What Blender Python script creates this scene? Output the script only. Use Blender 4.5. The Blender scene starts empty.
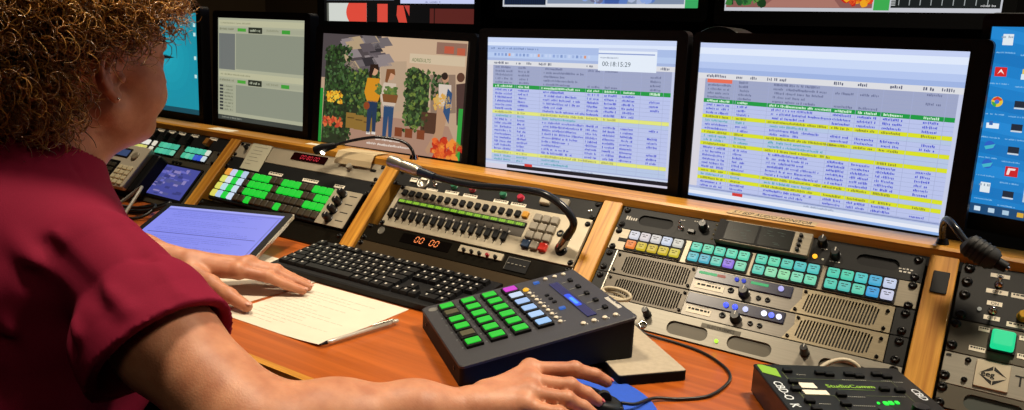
import bpy, bmesh, math, random
import numpy as np
from mathutils import Vector, Matrix, Euler
random.seed(7)
S = bpy.context.scene
COL = S.collection
PI = math.pi
AL = 0.80389          # slope of the console face
ZL = 0.904            # height of the front lower edge of the wooden ledge (y = 0)
DESK = 0.740
U = 0.525             # spacing of the wooden dividers
DW = 0.037
CA, SA = math.cos(AL), math.sin(AL)

# ------------------------------------------------------------------ materials
def lin(c):
    c = c / 255.0
    return c / 12.92 if c <= 0.04045 else ((c + 0.055) / 1.055) ** 2.4
def rgb(h):
    h = h.lstrip('#')
    return (lin(int(h[0:2], 16)), lin(int(h[2:4], 16)), lin(int(h[4:6], 16)), 1.0)
MATS = {}
def mat(name, hexc, rough=0.5, metal=0.0, noise=0.0, nscale=40.0, bump=0.0, coat=0.0, spec=0.5, stretch=None, sss=0.0):
    if name in MATS: return MATS[name]
    m = bpy.data.materials.new(name); m.use_nodes = True
    nt = m.node_tree; b = nt.nodes['Principled BSDF']
    b.inputs['Base Color'].default_value = rgb(hexc)
    b.inputs['Roughness'].default_value = rough
    b.inputs['Metallic'].default_value = metal
    b.inputs['Specular IOR Level'].default_value = spec
    if coat: b.inputs['Coat Weight'].default_value = coat; b.inputs['Coat Roughness'].default_value = 0.15
    if sss:
        b.inputs['Subsurface Weight'].default_value = sss
        b.inputs['Subsurface Radius'].default_value = (1.0, 0.35, 0.2)
        b.inputs['Subsurface Scale'].default_value = 0.006
    if noise or bump:
        tc = nt.nodes.new('ShaderNodeTexCoord'); mp = nt.nodes.new('ShaderNodeMapping')
        nt.links.new(tc.outputs['Object'], mp.inputs['Vector'])
        if stretch: mp.inputs['Scale'].default_value = stretch
        n = nt.nodes.new('ShaderNodeTexNoise'); n.inputs['Scale'].default_value = nscale; n.inputs['Detail'].default_value = 6
        nt.links.new(mp.outputs['Vector'], n.inputs['Vector'])
        if noise:
            r = nt.nodes.new('ShaderNodeValToRGB')
            c = rgb(hexc)
            r.color_ramp.elements[0].position = 0.3; r.color_ramp.elements[1].position = 0.7
            r.color_ramp.elements[0].color = tuple(max(0, x * (1 - noise)) for x in c[:3]) + (1,)
            r.color_ramp.elements[1].color = tuple(min(1, x * (1 + noise)) for x in c[:3]) + (1,)
            nt.links.new(n.outputs['Fac'], r.inputs['Fac']); nt.links.new(r.outputs['Color'], b.inputs['Base Color'])
        if bump:
            bp = nt.nodes.new('ShaderNodeBump'); bp.inputs['Strength'].default_value = bump; bp.inputs['Distance'].default_value = 0.002
            nt.links.new(n.outputs['Fac'], bp.inputs['Height']); nt.links.new(bp.outputs['Normal'], b.inputs['Normal'])
    MATS[name] = m
    return m
def wood(name, dark, light, axis, rough=0.35, scale=3.6, coat=0.3, turn=0.0):
    """Grain that runs along one axis of the object."""
    m = bpy.data.materials.new(name); m.use_nodes = True
    nt = m.node_tree; b = nt.nodes['Principled BSDF']
    tc = nt.nodes.new('ShaderNodeTexCoord'); mp = nt.nodes.new('ShaderNodeMapping')
    sc = [34.0, 34.0, 34.0]; sc[axis] = 1.3
    mp.inputs['Scale'].default_value = sc
    tr = nt.nodes.new('ShaderNodeMapping'); tr.inputs['Rotation'].default_value = (turn, 0, 0)
    nt.links.new(tc.outputs['Object'], tr.inputs['Vector']); nt.links.new(tr.outputs['Vector'], mp.inputs['Vector'])
    n = nt.nodes.new('ShaderNodeTexNoise'); n.inputs['Scale'].default_value = scale; n.inputs['Detail'].default_value = 8; n.inputs['Distortion'].default_value = 0.35
    nt.links.new(mp.outputs['Vector'], n.inputs['Vector'])
    r = nt.nodes.new('ShaderNodeValToRGB')
    r.color_ramp.elements[0].position = 0.32; r.color_ramp.elements[1].position = 0.68
    r.color_ramp.elements[0].color = rgb(dark); r.color_ramp.elements[1].color = rgb(light)
    nt.links.new(n.outputs['Fac'], r.inputs['Fac']); nt.links.new(r.outputs['Color'], b.inputs['Base Color'])
    b.inputs['Roughness'].default_value = rough; b.inputs['Coat Weight'].default_value = coat; b.inputs['Coat Roughness'].default_value = 0.25
    bp = nt.nodes.new('ShaderNodeBump'); bp.inputs['Strength'].default_value = 0.15; bp.inputs['Distance'].default_value = 0.001
    nt.links.new(n.outputs['Fac'], bp.inputs['Height']); nt.links.new(bp.outputs['Normal'], b.inputs['Normal'])
    MATS[name] = m
    return m
def glow(hexc, k=1.0):
    """A lit surface: screen pixel, lamp, backlit key."""
    key = 'lit_%s_%.2f' % (hexc.lstrip('#'), k)
    if key in MATS: return MATS[key]
    m = bpy.data.materials.new(key); m.use_nodes = True
    b = m.node_tree.nodes['Principled BSDF']
    b.inputs['Base Color'].default_value = (0.02, 0.02, 0.02, 1)
    b.inputs['Roughness'].default_value = 0.4; b.inputs['Specular IOR Level'].default_value = 0.25
    b.inputs['Emission Color'].default_value = rgb(hexc); b.inputs['Emission Strength'].default_value = k
    MATS[key] = m
    return m
M = {}
M['oak'] = wood('oak_across', '#ac7020', '#d89a38', 0)
M['oak_up'] = wood('oak_up_slope', '#a2661c', '#dba040', 1, turn=-AL)
M['desk'] = wood('desk_veneer', '#984812', '#b85e20', 0, rough=0.3, scale=2.2, coat=0.35)
M['black'] = mat('black_plastic', '#0e0e10', 0.5, spec=0.2)
M['bezel'] = mat('bezel_plastic', '#0a0a0d', 0.45, spec=0.3)
M['panelblk'] = mat('black_panel', '#161616', 0.45, 0.0, noise=0.15, nscale=25, spec=0.25)
M['gloss'] = mat('glossy_black_panel', '#17140f', 0.18, 0.0)
M['dark'] = mat('dark_interior', '#060606', 0.8)
M['charcoal'] = mat('charcoal_metal', '#35353a', 0.5, 0.0, noise=0.06, nscale=300)
M['beige'] = mat('beige_panel', '#b3a892', 0.42, 0.35, noise=0.06, nscale=30)
M['gold'] = mat('brushed_gold_panel', '#8a8272', 0.40, 0.5, noise=0.12, nscale=8, stretch=(1, 40, 40))
M['brass'] = mat('brass_panel', '#968a72', 0.36, 0.6, noise=0.12, nscale=10, stretch=(1, 40, 40))
M['bronze'] = mat('bronze_panel_darkened', '#4a443b', 0.38, 0.55, noise=0.1, nscale=10, stretch=(1, 40, 40))  # dark bronze, darkened further to stand for light falling off leftward
M['greymetal'] = mat('grey_metal_panel', '#8b867a', 0.42, 0.4, noise=0.08, nscale=12, stretch=(1, 30, 30))
M['silver'] = mat('silver_metal', '#b9b4a8', 0.3, 0.85)
M['chrome'] = mat('chrome_metal', '#d0ccc4', 0.14, 1.0)
M['slate'] = mat('slate_panel', '#4a4437', 0.45, 0.25, noise=0.08, nscale=20)
M['white'] = mat('white_label', '#eae1ce', 0.7)
M['ink'] = mat('black_ink', '#14120f', 0.8)
M['print'] = mat('white_print', '#c9c4ba', 0.6)
M['paper'] = mat('paper', '#d0c6b4', 0.85, noise=0.03, nscale=20)
M['screw'] = mat('black_screw', '#0e0d0d', 0.3, 0.5)
M['knob'] = mat('knob_black', '#0d0d0e', 0.35)
M['greykey'] = mat('grey_key', '#8d8576', 0.5)
M['lcd'] = mat('dark_lcd', '#141714', 0.3, spec=0.15)
M['cable'] = mat('black_cable', '#101012', 0.4)
M['rubber'] = mat('rubber', '#161616', 0.7)

# ------------------------------------------------------------------ mesh builder
class MB:
    def __init__(s, off=(0, 0, 0)):
        s.v = []; s.f = []; s.m = []; s.off = Vector(off); s.cur = 0; s.T = None
    def add(s, vs, fs, mi=None):
        b = len(s.v)
        for p in vs:
            p = Vector(p)
            if s.T is not None: p = s.T @ p
            s.v.append(p - s.off)
        for f in fs:
            s.f.append([i + b for i in f]); s.m.append(s.cur if mi is None else mi)
        return s
    def box(s, x0, x1, y0, y1, z0, z1, mi=None):
        vs = [(x, y, z) for z in (z0, z1) for y in (y0, y1) for x in (x0, x1)]
        return s.add(vs, [(0, 2, 3, 1), (4, 5, 7, 6), (0, 1, 5, 4), (2, 6, 7, 3), (0, 4, 6, 2), (1, 3, 7, 5)], mi)
    def prism(s, pts, z0, z1, ch=0.0, mi=None):
        """Outline in xy raised from z0 to z1 with a chamfered top edge."""
        n = len(pts); rings = [[(x, y, z0) for x, y in pts]]
        if ch > 0:
            cx = sum(p[0] for p in pts) / n; cy = sum(p[1] for p in pts) / n
            hx = max(abs(p[0] - cx) for p in pts) or 1; hy = max(abs(p[1] - cy) for p in pts) or 1
            rings.append([(x, y, z1 - ch) for x, y in pts])
            rings.append([(cx + (x - cx) * (1 - ch / hx), cy + (y - cy) * (1 - ch / hy), z1) for x, y in pts])
        else: rings.append([(x, y, z1) for x, y in pts])
        vs = [p for r in rings for p in r]; fs = []
        for k in range(len(rings) - 1):
            for i in range(n):
                j = (i + 1) % n; fs.append((k * n + i, k * n + j, (k + 1) * n + j, (k + 1) * n + i))
        fs.append(tuple(reversed(range(n)))); fs.append(tuple((len(rings) - 1) * n + i for i in range(n)))
        return s.add(vs, fs, mi)
    def rbox(s, x0, x1, y0, y1, z0, z1, r=0.002, ch=0.0, seg=4, mi=None):
        return s.prism(rrect(x0, x1, y0, y1, r, seg), z0, z1, ch, mi)
    def cyl(s, x, y, z0, z1, r, r1=None, n=20, ch=0.0, mi=None):
        r1 = r if r1 is None else r1
        prof = [(r, z0), (r1, z1 - ch), (r1 - ch, z1)] if ch else [(r, z0), (r1, z1)]
        return s.lathe(x, y, prof, n, mi)
    def lathe(s, x, y, prof, n=20, mi=None):
        vs = []; fs = []
        for rr, z in prof:
            for i in range(n):
                a = 2 * PI * i / n; vs.append((x + rr * math.cos(a), y + rr * math.sin(a), z))
        k = len(prof)
        for q in range(k - 1):
            for i in range(n):
                j = (i + 1) % n; fs.append((q * n + i, q * n + j, (q + 1) * n + j, (q + 1) * n + i))
        fs.append(tuple(reversed(range(n)))); fs.append(tuple((k - 1) * n + i for i in range(n)))
        return s.add(vs, fs, mi)
    def tube(s, path, r, n=8, mi=None):
        path = [Vector(p) for p in path]; rs = r if isinstance(r, (list, tuple)) else [r] * len(path)
        vs = []; fs = []; nrm = None
        for i, p in enumerate(path):
            t = (path[min(i + 1, len(path) - 1)] - path[max(i - 1, 0)]).normalized()
            if nrm is None:
                nrm = t.orthogonal().normalized()
            else:
                nrm = (nrm - t * nrm.dot(t)); nrm = nrm.normalized() if nrm.length > 1e-9 else t.orthogonal().normalized()
            bn = t.cross(nrm)
            for k in range(n):
                a = 2 * PI * k / n; vs.append(p + (nrm * math.cos(a) + bn * math.sin(a)) * rs[i])
        for i in range(len(path) - 1):
            for k in range(n):
                j = (k + 1) % n; fs.append((i * n + k, i * n + j, (i + 1) * n + j, (i + 1) * n + k))
        fs.append(tuple(reversed(range(n)))); fs.append(tuple((len(path) - 1) * n + k for k in range(n)))
        return s.add(vs, fs, mi)
    def quad(s, a, b, c, d, mi=None): return s.add([a, b, c, d], [(0, 1, 2, 3)], mi)
    def build(s, name, mats, parent=None, smooth=False, loc=None):
        me = bpy.data.meshes.new(name)
        me.from_pydata([tuple(p) for p in s.v], [], s.f)
        if not isinstance(mats, (list, tuple)): mats = [mats]
        for m in mats: me.materials.append(m)
        if len(mats) > 1: me.polygons.foreach_set('material_index', s.m)
        if smooth: me.shade_smooth() if hasattr(me, 'shade_smooth') else None
        me.update()
        o = bpy.data.objects.new(name, me); COL.objects.link(o)
        if smooth == 'auto':
            try: me.set_sharp_from_angle(angle=math.radians(40))
            except Exception: pass
        if parent: o.parent = parent
        if loc is not None: o.location = loc
        return o
def rrect(x0, x1, y0, y1, r, seg=4):
    r = min(r, (x1 - x0) / 2 - 1e-6, (y1 - y0) / 2 - 1e-6); pts = []
    for cx, cy, a0 in ((x1 - r, y0 + r, -PI / 2), (x1 - r, y1 - r, 0), (x0 + r, y1 - r, PI / 2), (x0 + r, y0 + r, PI)):
        for i in range(seg + 1):
            a = a0 + PI / 2 * i / seg; pts.append((cx + r * math.cos(a), cy + r * math.sin(a)))
    return pts
def spline(pts, n=8):
    """Catmull-Rom through the points."""
    P = [Vector(p) for p in pts]; P = [P[0] * 2 - P[1]] + P + [P[-1] * 2 - P[-2]]; out = []
    for i in range(1, len(P) - 2):
        for k in range(n):
            t = k / n
            out.append(0.5 * ((2 * P[i]) + (P[i + 1] - P[i - 1]) * t + (2 * P[i - 1] - 5 * P[i] + 4 * P[i + 1] - P[i + 2]) * t * t + (3 * P[i] - P[i - 1] - 3 * P[i + 1] + P[i + 2]) * t ** 3))
    out.append(P[-2]); return out
def holed(outer, holes, z0, z1, off=(0, 0, 0)):
    """Plate with real openings: returns an MB."""
    bm = bmesh.new()
    for loop in [outer] + holes:
        vs = [bm.verts.new((x, y, z1)) for x, y in loop]
        for i in range(len(vs)): bm.edges.new((vs[i], vs[(i + 1) % len(vs)]))
    bmesh.ops.triangle_fill(bm, use_beauty=True, use_dissolve=False, edges=bm.edges[:])
    bm.normal_update()
    for f in bm.faces:
        if f.normal.z < 0: f.normal_flip()
    bm.verts.ensure_lookup_table(); bm.verts.index_update()
    mb = MB(off); mb.add([v.co for v in bm.verts], [[v.index for v in f.verts] for f in bm.faces])
    bm.free()
    for k, loop in enumerate([outer] + holes):
        n = len(loop); vs = [(x, y, z1) for x, y in loop] + [(x, y, z0) for x, y in loop]
        mb.add(vs, [(i, i + n, (i + 1) % n + n, (i + 1) % n) for i in range(n)])
    return mb
FONTS = {}
def text_mesh(txt, size, bold=False):
    """Flat letter polygons (vertices, faces, width), left aligned on the base line."""
    key = (txt, size)
    if key in FONTS: return FONTS[key]
    cu = bpy.data.curves.new('lettering', 'FONT'); cu.body = txt; cu.size = size; cu.resolution_u = 2
    ob = bpy.data.objects.new('lettering', cu); COL.objects.link(ob)
    dg = bpy.context.evaluated_depsgraph_get(); ev = ob.evaluated_get(dg); me = ev.to_mesh()
    vs = [v.co.copy() for v in me.vertices]; fs = [list(p.vertices) for p in me.polygons]
    ev.to_mesh_clear(); bpy.data.objects.remove(ob); bpy.data.curves.remove(cu)
    w = max([v.x for v in vs], default=0)
    FONTS[key] = (vs, fs, w); return FONTS[key]
def letters(mb, txt, x, y, z, size, mi=None, align='l', stretch=1.0, rot=0.0, bold=0.0):
    vs, fs, w = text_mesh(txt, size)
    sh = {'l': 0, 'c': -w * stretch / 2, 'r': -w * stretch}[align]; c, s_ = math.cos(rot), math.sin(rot)
    for dx in ((0.0,) if not bold else (0.0, bold)):
        pts = []
        for v in vs:
            px, py = v.x * stretch + sh + dx, v.y
            pts.append((x + px * c - py * s_, y + px * s_ + py * c, z + (0.00001 if dx else 0)))
        mb.add(pts, fs, mi)

# ------------------------------------------------------------------ things and parts
def thing(name, label, cat, loc=(0, 0, 0), rot=(0, 0, 0), group=None):
    o = bpy.data.objects.new(name, None); COL.objects.link(o)
    o.empty_display_size = 0.05
    o.location = loc; o.rotation_euler = rot; o['label'] = label; o['category'] = cat
    if group: o['group'] = group
    return o
def tag(o, label, cat, group=None):
    o['label'] = label; o['category'] = cat
    if group: o['group'] = group
    return o
def struct(name, mb, m):
    o = mb.build(name, m); o['kind'] = 'structure'; return o
def inst(src, parent, loc):
    o = src.copy(); COL.objects.link(o); o.parent = parent; o.location = loc; return o
CACHE = {}
def cached(key, make, name, mats, parent, loc, smooth=False):
    """A repeated part: first one is built, the others share its mesh."""
    k = (key, name)
    if k not in CACHE:
        mb = MB(); make(mb); o = mb.build(name, mats, parent, smooth, loc); CACHE[k] = o; return o
    return inst(CACHE[k], parent, loc)

class Unit:
    """A rack unit on the sloping console face. Coordinates: u to the right from the bay's left edge, v down the slope, n out of it."""
    def __init__(s, bay, u0, u1, v0, v1, name, label, cat, lift=0.0, group=None):
        s.bx = bay * U + DW; s.c = ((u0 + u1) / 2, -(v0 + v1) / 2, 0.0)
        s.u0, s.u1, s.v0, s.v1 = u0, u1, v0, v1
        x = s.bx + s.c[0]; y = s.c[1]
        s.t = thing(name, label, cat, (x, y * CA - lift * SA, ZL + y * SA + lift * CA), (AL, 0, 0), group)
    def mb(s): return MB(s.c)
    def at(s, u, v, n=0.0): return (u - s.c[0], -v - s.c[1], n)
    def plate(s, m, th=0.003, name='faceplate', holes=(), ch=0.0):
        if holes:
            mb = holed(rrect(s.u0, s.u1, -s.v1, -s.v0, 0.0008, 1), [list(h) for h in holes], -th, 0.0, s.c)
        else:
            mb = s.mb(); mb.rbox(s.u0, s.u1, -s.v1, -s.v0, -th, 0.0, 0.0012, ch or 0.0006, 2)
        return mb.build(name, m, s.t)
    def screw(s, u, v, r=0.005, n=0.0):
        def mk(mb):
            mb.lathe(0, 0, [(r * 1.25, 0), (r * 1.25, 0.0008), (r, 0.0012), (r * 0.95, 0.003), (r * 0.55, 0.0042), (r * 0.5, 0.0028), (r * 0.1, 0.0027)], 14)
        return cached('screw%.4f' % r, mk, 'screw', M['screw'], s.t, s.at(u, v, n), True)
    def knob(s, u, v, r, h, m=None, n=0.0, line=True, name='knob'):
        m = m or M['knob']
        def mk(mb):
            mb.lathe(0, 0, [(r * 1.15, 0), (r * 1.15, h * 0.12), (r, h * 0.16), (r * 0.9, h * 0.9), (r * 0.78, h), (0.0001, h)], 18)
            if line: mb.box(-r * 0.1, r * 0.1, r * 0.1, r * 0.93, h * 0.2, h * 1.02, 1)
        return cached('knob%.4f%.4f%s%s' % (r, h, m.name, line), mk, name, [m, M['print']], s.t, s.at(u, v, n), 'auto')
    def key(s, u, v, w, h, d, m, n=0.0, name='key', marks=None):
        def mk(mb):
            mb.rbox(-w / 2, w / 2, -h / 2, h / 2, 0, d, min(w, h) * 0.12, min(w, h) * 0.1, 2, 0)
            if marks: 
                for (a, b_, c_, e) in marks: mb.box(a * w, b_ * w, c_ * h, e * h, d, d + 0.0001, 1)
        return cached('key%.4f%.4f%.4f%s%s' % (w, h, d, m.name, bool(marks)), mk, name, [m, M['ink']], s.t, s.at(u, v, n))
    def label(s, u0, u1, v0, v1, txt=None, m=None, n=0.0, name='label', lines=0, ink=None, size=None):
        mb = s.mb(); mb.box(u0, u1, -v1, -v0, n, n + 0.0004, 0)
        h = v1 - v0; w = u1 - u0
        if txt:
            sz = size or h * 0.95; vs, fs, tw = text_mesh(txt, sz); st = min(1.0, w * 0.88 / tw)
            letters(mb, txt, (u0 + u1) / 2, -(v0 + v1) / 2 - sz * 0.34, n + 0.0006, sz, 1, 'c', st)
        for k in range(lines):
            y = -(v0 + h * (k + 0.6) / (lines + 0.3)); x = u0 + w * 0.08
            while x < u1 - w * 0.12:
                ww = random.uniform(0.05, 0.16) * w; mb.box(x, min(x + ww, u1 - w * 0.06), y, y + h * 0.32 / (lines), n + 0.0004, n + 0.0006, 1); x += ww + 0.04 * w
        return mb.build(name, [m or M['white'], ink or M['ink']], s.t)
    def texts(s, items, m=None, name='lettering', n=0.0003):
        mb = s.mb()
        for (txt, u, v, sz) in items: letters(mb, txt, u, -v, n, sz)
        return mb.build(name, m or M['print'], s.t)
    def led(s, u, v, r, hexc, k=2.0, n=0.0, name='indicator_light'):
        def mk(mb): mb.lathe(0, 0, [(r, 0), (r, r * 0.6), (r * 0.7, r * 1.1), (0.0001, r * 1.3)], 12)
        return cached('led%.4f%s%.1f' % (r, hexc, k), mk, name, glow(hexc, k), s.t, s.at(u, v, n), True)
    def toggle(s, u, v, n=0.0, tilt=0.5):
        def mk(mb):
            mb.lathe(0, 0, [(0.0055, 0), (0.0055, 0.0015), (0.004, 0.002), (0.004, 0.004)], 8)
            mb.tube([(0, 0, 0.003), (0, 0.004 * tilt, 0.009), (0, 0.008 * tilt, 0.015)], [0.0016, 0.002, 0.0026], 8)
        return cached('tog%.1f' % tilt, mk, 'toggle_switch', M['chrome'], s.t, s.at(u, v, n), True)
    def jack(s, u, v, r=0.005, n=0.0, m=None, name='jack_socket'):
        def mk(mb): mb.lathe(0, 0, [(r * 1.2, 0), (r * 1.2, 0.001), (r, 0.002), (r * 0.62, 0.0022), (r * 0.55, -0.002), (0.0001, -0.002)], 16)
        return cached('jack%.4f%s' % (r, (m or M['chrome']).name), mk, name, m or M['chrome'], s.t, s.at(u, v, n), True)
def stad(u0, u1, v0, v1, seg=6): return rrect(u0, u1, -v1, -v0, 1, seg)
# ================================================================== the room
mb = MB(); mb.box(-3.6, 3.2, -3.0, 2.2, -0.05, 0.0); struct('floor', mb, mat('floor_carpet', '#23211f', 0.95, noise=0.2, nscale=120))
wallm = mat('wall_paint_brown', '#5c4a33', 0.85, noise=0.05, nscale=8)
mb = MB(); mb.box(-3.6, 3.2, 2.2, 2.3, 0, 2.7); struct('wall_back', mb, wallm)
mb = MB(); mb.box(-3.7, -3.6, -3.0, 2.3, 0, 2.7); struct('wall_left', mb, wallm)
mb = MB(); mb.box(3.2, 3.3, -3.0, 2.3, 0, 2.7); struct('wall_right', mb, wallm)
mb = MB(); mb.box(-3.7, 3.3, -3.1, -3.0, 0, 2.7); struct('wall_front', mb, wallm)
mb = MB(); mb.box(-3.7, 3.3, -3.1, 2.3, 2.7, 2.8); struct('ceiling', mb, mat('ceiling_tile', '#3c3833', 0.9))

# ================================================================== the console
CO = Vector((-0.3, -0.2, 0))
con = thing('control_console', 'long oak trimmed control console with orange wooden desk and sloping equipment bays', 'console', CO)
SL = Matrix.Translation((0, 0, ZL)) @ Matrix.Rotation(AL, 4, 'X')
XL, XR = -2.15, 1.14
def cpart(name, m, fn, slope=False, **kw):
    mb = MB(CO); mb.T = SL if slope else None; fn(mb); return mb.build(name, m, con, **kw)
cpart('desk_top', M['desk'], lambda b: b.box(XL, XR, -0.592, -0.1535, DESK - 0.028, DESK))
cpart('desk_edge', M['oak'], lambda b: b.box(XL, XR, -0.604, -0.592, DESK - 0.030, DESK + 0.0005))
def ledge(b):
    prof = [(-0.003, ZL - 0.003), (-0.003, ZL + 0.010), (0.001, ZL + 0.014), (0.060, ZL + 0.014), (0.060, ZL - 0.012)]
    n = len(prof); vs = [(x, y, z) for x in (XL, XR) for y, z in prof]
    b.add(vs, [(i, (i + 1) % n, (i + 1) % n + n, i + n) for i in range(n)] + [tuple(range(n)), tuple(reversed(range(n, 2 * n)))])
cpart('ledge', M['oak'], ledge)
cpart('bay_backing', M['dark'], lambda b: b.box(XL, XR, -0.232, -0.002, -0.035, -0.030), True)
for k in range(-4, 3):
    cpart('divider', M['oak_up'], lambda b: b.rbox(k * U, k * U + DW, -0.2270, -0.0005, -0.032, 0.004, 0.002, 0.0015, 2), True)
cpart('base_cabinet', M['black'], lambda b: b.box(XL + 0.02, XR - 0.02, -0.13, 0.0, 0.0, DESK - 0.03))
cpart('back_shelf', M['black'], lambda b: b.box(XL, XR, 0.0, 0.62, 0.775, 0.795))
cpart('back_panel', M['black'], lambda b: b.box(XL, XR, 0.60, 0.62, 0.0, 0.775))
for x in (XL, XR - 0.03):
    cpart('side_panel', M['oak'], lambda b: b.box(x, x + 0.03, -0.58, 0.60, 0.0, DESK - 0.03))
def plateD(b): b.rbox(U + 0.0085, U + 0.0292, -0.0630, -0.0278, 0.004, 0.006, 0.0012, 0.0005, 2)
cpart('socket_plate', M['black'], plateD, True)['label'] = 'black blank plate screwed to the oak divider'
def lab3(x0, x1, y0, y1, txt, name, skew=0.0):
    def fn(b):
        z = ZL + 0.0142
        b.add([(x0, y0, z), (x1, y0, z), (x1 + skew, y1, z + 0.0002), (x0 + skew, y1, z + 0.0002)], [(0, 1, 2, 3)], 0)
        if txt:
            sz = (y1 - y0) * 0.95; w = text_mesh(txt, sz)[2]
            letters(b, txt, (x0 + x1) / 2 + skew / 2, (y0 + y1) / 2 - sz * 0.33, z + 0.0004, sz, 1, 'c', (x1 - x0) * 0.9 / w)
    return cpart(name, [M['white'] if not txt else mat('label_tan', '#b99c6c', 0.6), M['ink']], fn)
lab3(0.222, 0.362, -0.0005, 0.030, '5.1 BSP AUDIO MONITOR', 'label_strip')['label'] = 'tan printed label strip on the oak ledge'
lab3(-1.165, -1.075, 0.006, 0.040, None, 'tape_label', 0.0)['label'] = 'blank white tape stuck on the oak ledge'
lab3(-0.800, -0.748, 0.012, 0.032, None, 'tape_label', 0.0)['label'] = 'small white tape stuck on the oak ledge'

# ================================================================== bay 3: monitoring rack on the right
def strokes(u, items, name, m=None):
    for (u0, u1, v0, v1, n) in items:
        mb = u.mb()
        for k in range(n):
            x = u0 + (u1 - u0) * k / n; w = (u1 - u0) / n * random.uniform(0.55, 0.8); mb.box(x, x + w, -v1, -v0 - (v1 - v0) * random.choice((0, 0, 0.3)), 0, 0.0003)
        mb.build(name, m or M['print'], u.t)
def rackscrews(u, vs, us=(0.0125, 0.4745)):
    for v in vs:
        for x in us: u.screw(x, v, 0.0048)
# -- audio monitor panel
a = Unit(0, 0.004, 0.484, 0.0055, 0.0490, 'audio_monitor_unit', 'black one-unit audio monitor panel with two small dark screens, topmost right of the oak divider', 'rack unit')
h1 = rrect(0.039, 0.102, -0.0370, -0.0165, 0.010, 6); h2 = rrect(0.394, 0.452, -0.0375, -0.0180, 0.010, 6)
a.plate(M['panelblk'], holes=(h1, h2))
for (p, q, r, t) in ((0.037, 0.104, 0.0150, 0.0385), (0.392, 0.454, 0.0165, 0.0390)):
    mb = a.mb(); mb.rbox(p, q, -t, -r, -0.008, -0.0032, 0.008); mb.build('recess', M['black'], a.t)
rackscrews(a, (0.0125, 0.0420))
strokes(a, [(0.016, 0.038, 0.0235, 0.0310, 5)], 'maker_lettering')
strokes(a, [(0.135, 0.147, 0.0105, 0.0120, 3), (0.111, 0.121, 0.0125, 0.0140, 2), (0.131, 0.146, 0.0365, 0.0380, 3), (0.341, 0.352, 0.0205, 0.0220, 3), (0.358, 0.374, 0.0395, 0.0410, 4), (0.452, 0.472, 0.0300, 0.0325, 4), (0.453, 0.470, 0.0350, 0.0375, 3)], 'legend')
a.toggle(0.1165, 0.0290); a.key(0.137, 0.033, 0.012, 0.006, 0.005, M['knob'], name='button')
a.knob(0.1545, 0.0215, 0.0075, 0.016)
for k in range(4): a.led(0.1738, 0.0115 + k * 0.0093, 0.0017, '#6b5a3a', 0.5)
mb = a.mb(); mb.rbox(0.180, 0.327, -0.0450, -0.0045, 0.0, 0.011, 0.002, 0.0008, 2)
fr = mb.build('screen_housing', M['gold'], a.t)
mb = a.mb(); mb.rbox(0.180, 0.190, -0.0450, -0.0045, 0.0, 0.0114, 0.002); mb.box(0.188, 0.3005, -0.0435, -0.0060, 0.011, 0.0113); mb.build('screen_surround', M['black'], a.t)
for x0, x1 in ((0.1950, 0.2445), (0.2490, 0.2995)):
    mb = a.mb(); mb.rbox(x0, x1, -0.0410, -0.0070, 0.0113, 0.0118, 0.0008, 0, 1, 0)
    for i in range(9):
        x = x0 + 0.006 + random.random() * 0.03; y = -0.012 - random.random() * 0.024; mb.box(x, x + 0.002 + 0.008 * random.random(), y, y + 0.0005, 0.0118, 0.0119, 1)
    mb.build('screen', [M['lcd'], glow('#3f5a4c', 0.6)], a.t)
for k in range(4): a.knob(0.3105, 0.0120 + k * 0.0085, 0.0030, 0.006, n=0.011, line=False, name='button')
a.knob(0.342, 0.0130, 0.0072, 0.017); a.knob(0.3640, 0.0300, 0.0072, 0.015)
a.led(0.3360, 0.0375, 0.0036, '#ffb02a', 1.6); a.led(0.3480, 0.0400, 0.0016, '#d8c9a0', 0.8)
# -- key panel
k3 = Unit(0, 0.004, 0.484, 0.0500, 0.0925, 'key_panel', 'beige one-unit panel with four blocks of small backlit keys', 'rack unit')
k3.plate(M['gold'])
rackscrews(k3, (0.0560, 0.0885))
mb = k3.mb(); mb.box(0.018, 0.0335, -0.0755, -0.0690, 0, 0.0009); mb.build('label_window', M['black'], k3.t)
cols = [[['#d9dae4', '#d8cfd3', '#d6d2d0', '#cdd6ea', '#d2cfc4'], ['#f0843a', '#d2b92f', '#d0b436', '#d2b92f', '#cfc038']],
        [['#5cd6b9', '#63d6b0', '#59d2b4', '#62dab8', '#63dcb6'], ['#54bfca', '#54b4cb', '#66cdbb', '#8f72e0', '#7fd6b4']],
        [['#5bd0b3', '#66d9b1', '#57ccb6', '#50c4c2', '#55c9c4'], ['#62cfb9', '#8de0b3', '#8fe0a9', '#80dcb9', '#74dab4']],
        [['#52d0b5', '#52d1b0', '#50c9c6', '#4bb0d6', '#c9d4ee'], ['#56cdb6', '#58c3b9', '#61cfb2', '#3fa2de', '#cdd0ea']]]
for bi, (u0, pitch) in enumerate(((0.0355, 0.0197), (0.1465, 0.0195), (0.2525, 0.0195), (0.3595, 0.0192))):
    mb = k3.mb(); mb.rbox(u0 - 0.002, u0 + 5 * pitch + 0.001, -0.0905, -0.0515, 0, 0.0022, 0.0015); mb.build('key_frame', M['black'], k3.t)
    for r in range(2):
        for c in range(5):
            hx = cols[bi][r][c]
            k3.key(u0 + pitch * (c + 0.5) - 0.0005, 0.0612 + 0.0192 * r, 0.0162, 0.0145, 0.0046, glow(hx, 0.92), 0.0022, marks=[(-0.3, -0.02, 0.12, 0.2), (0.06, 0.3, 0.12, 0.2), (-0.2, 0.16, -0.12, -0.04)])
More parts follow.
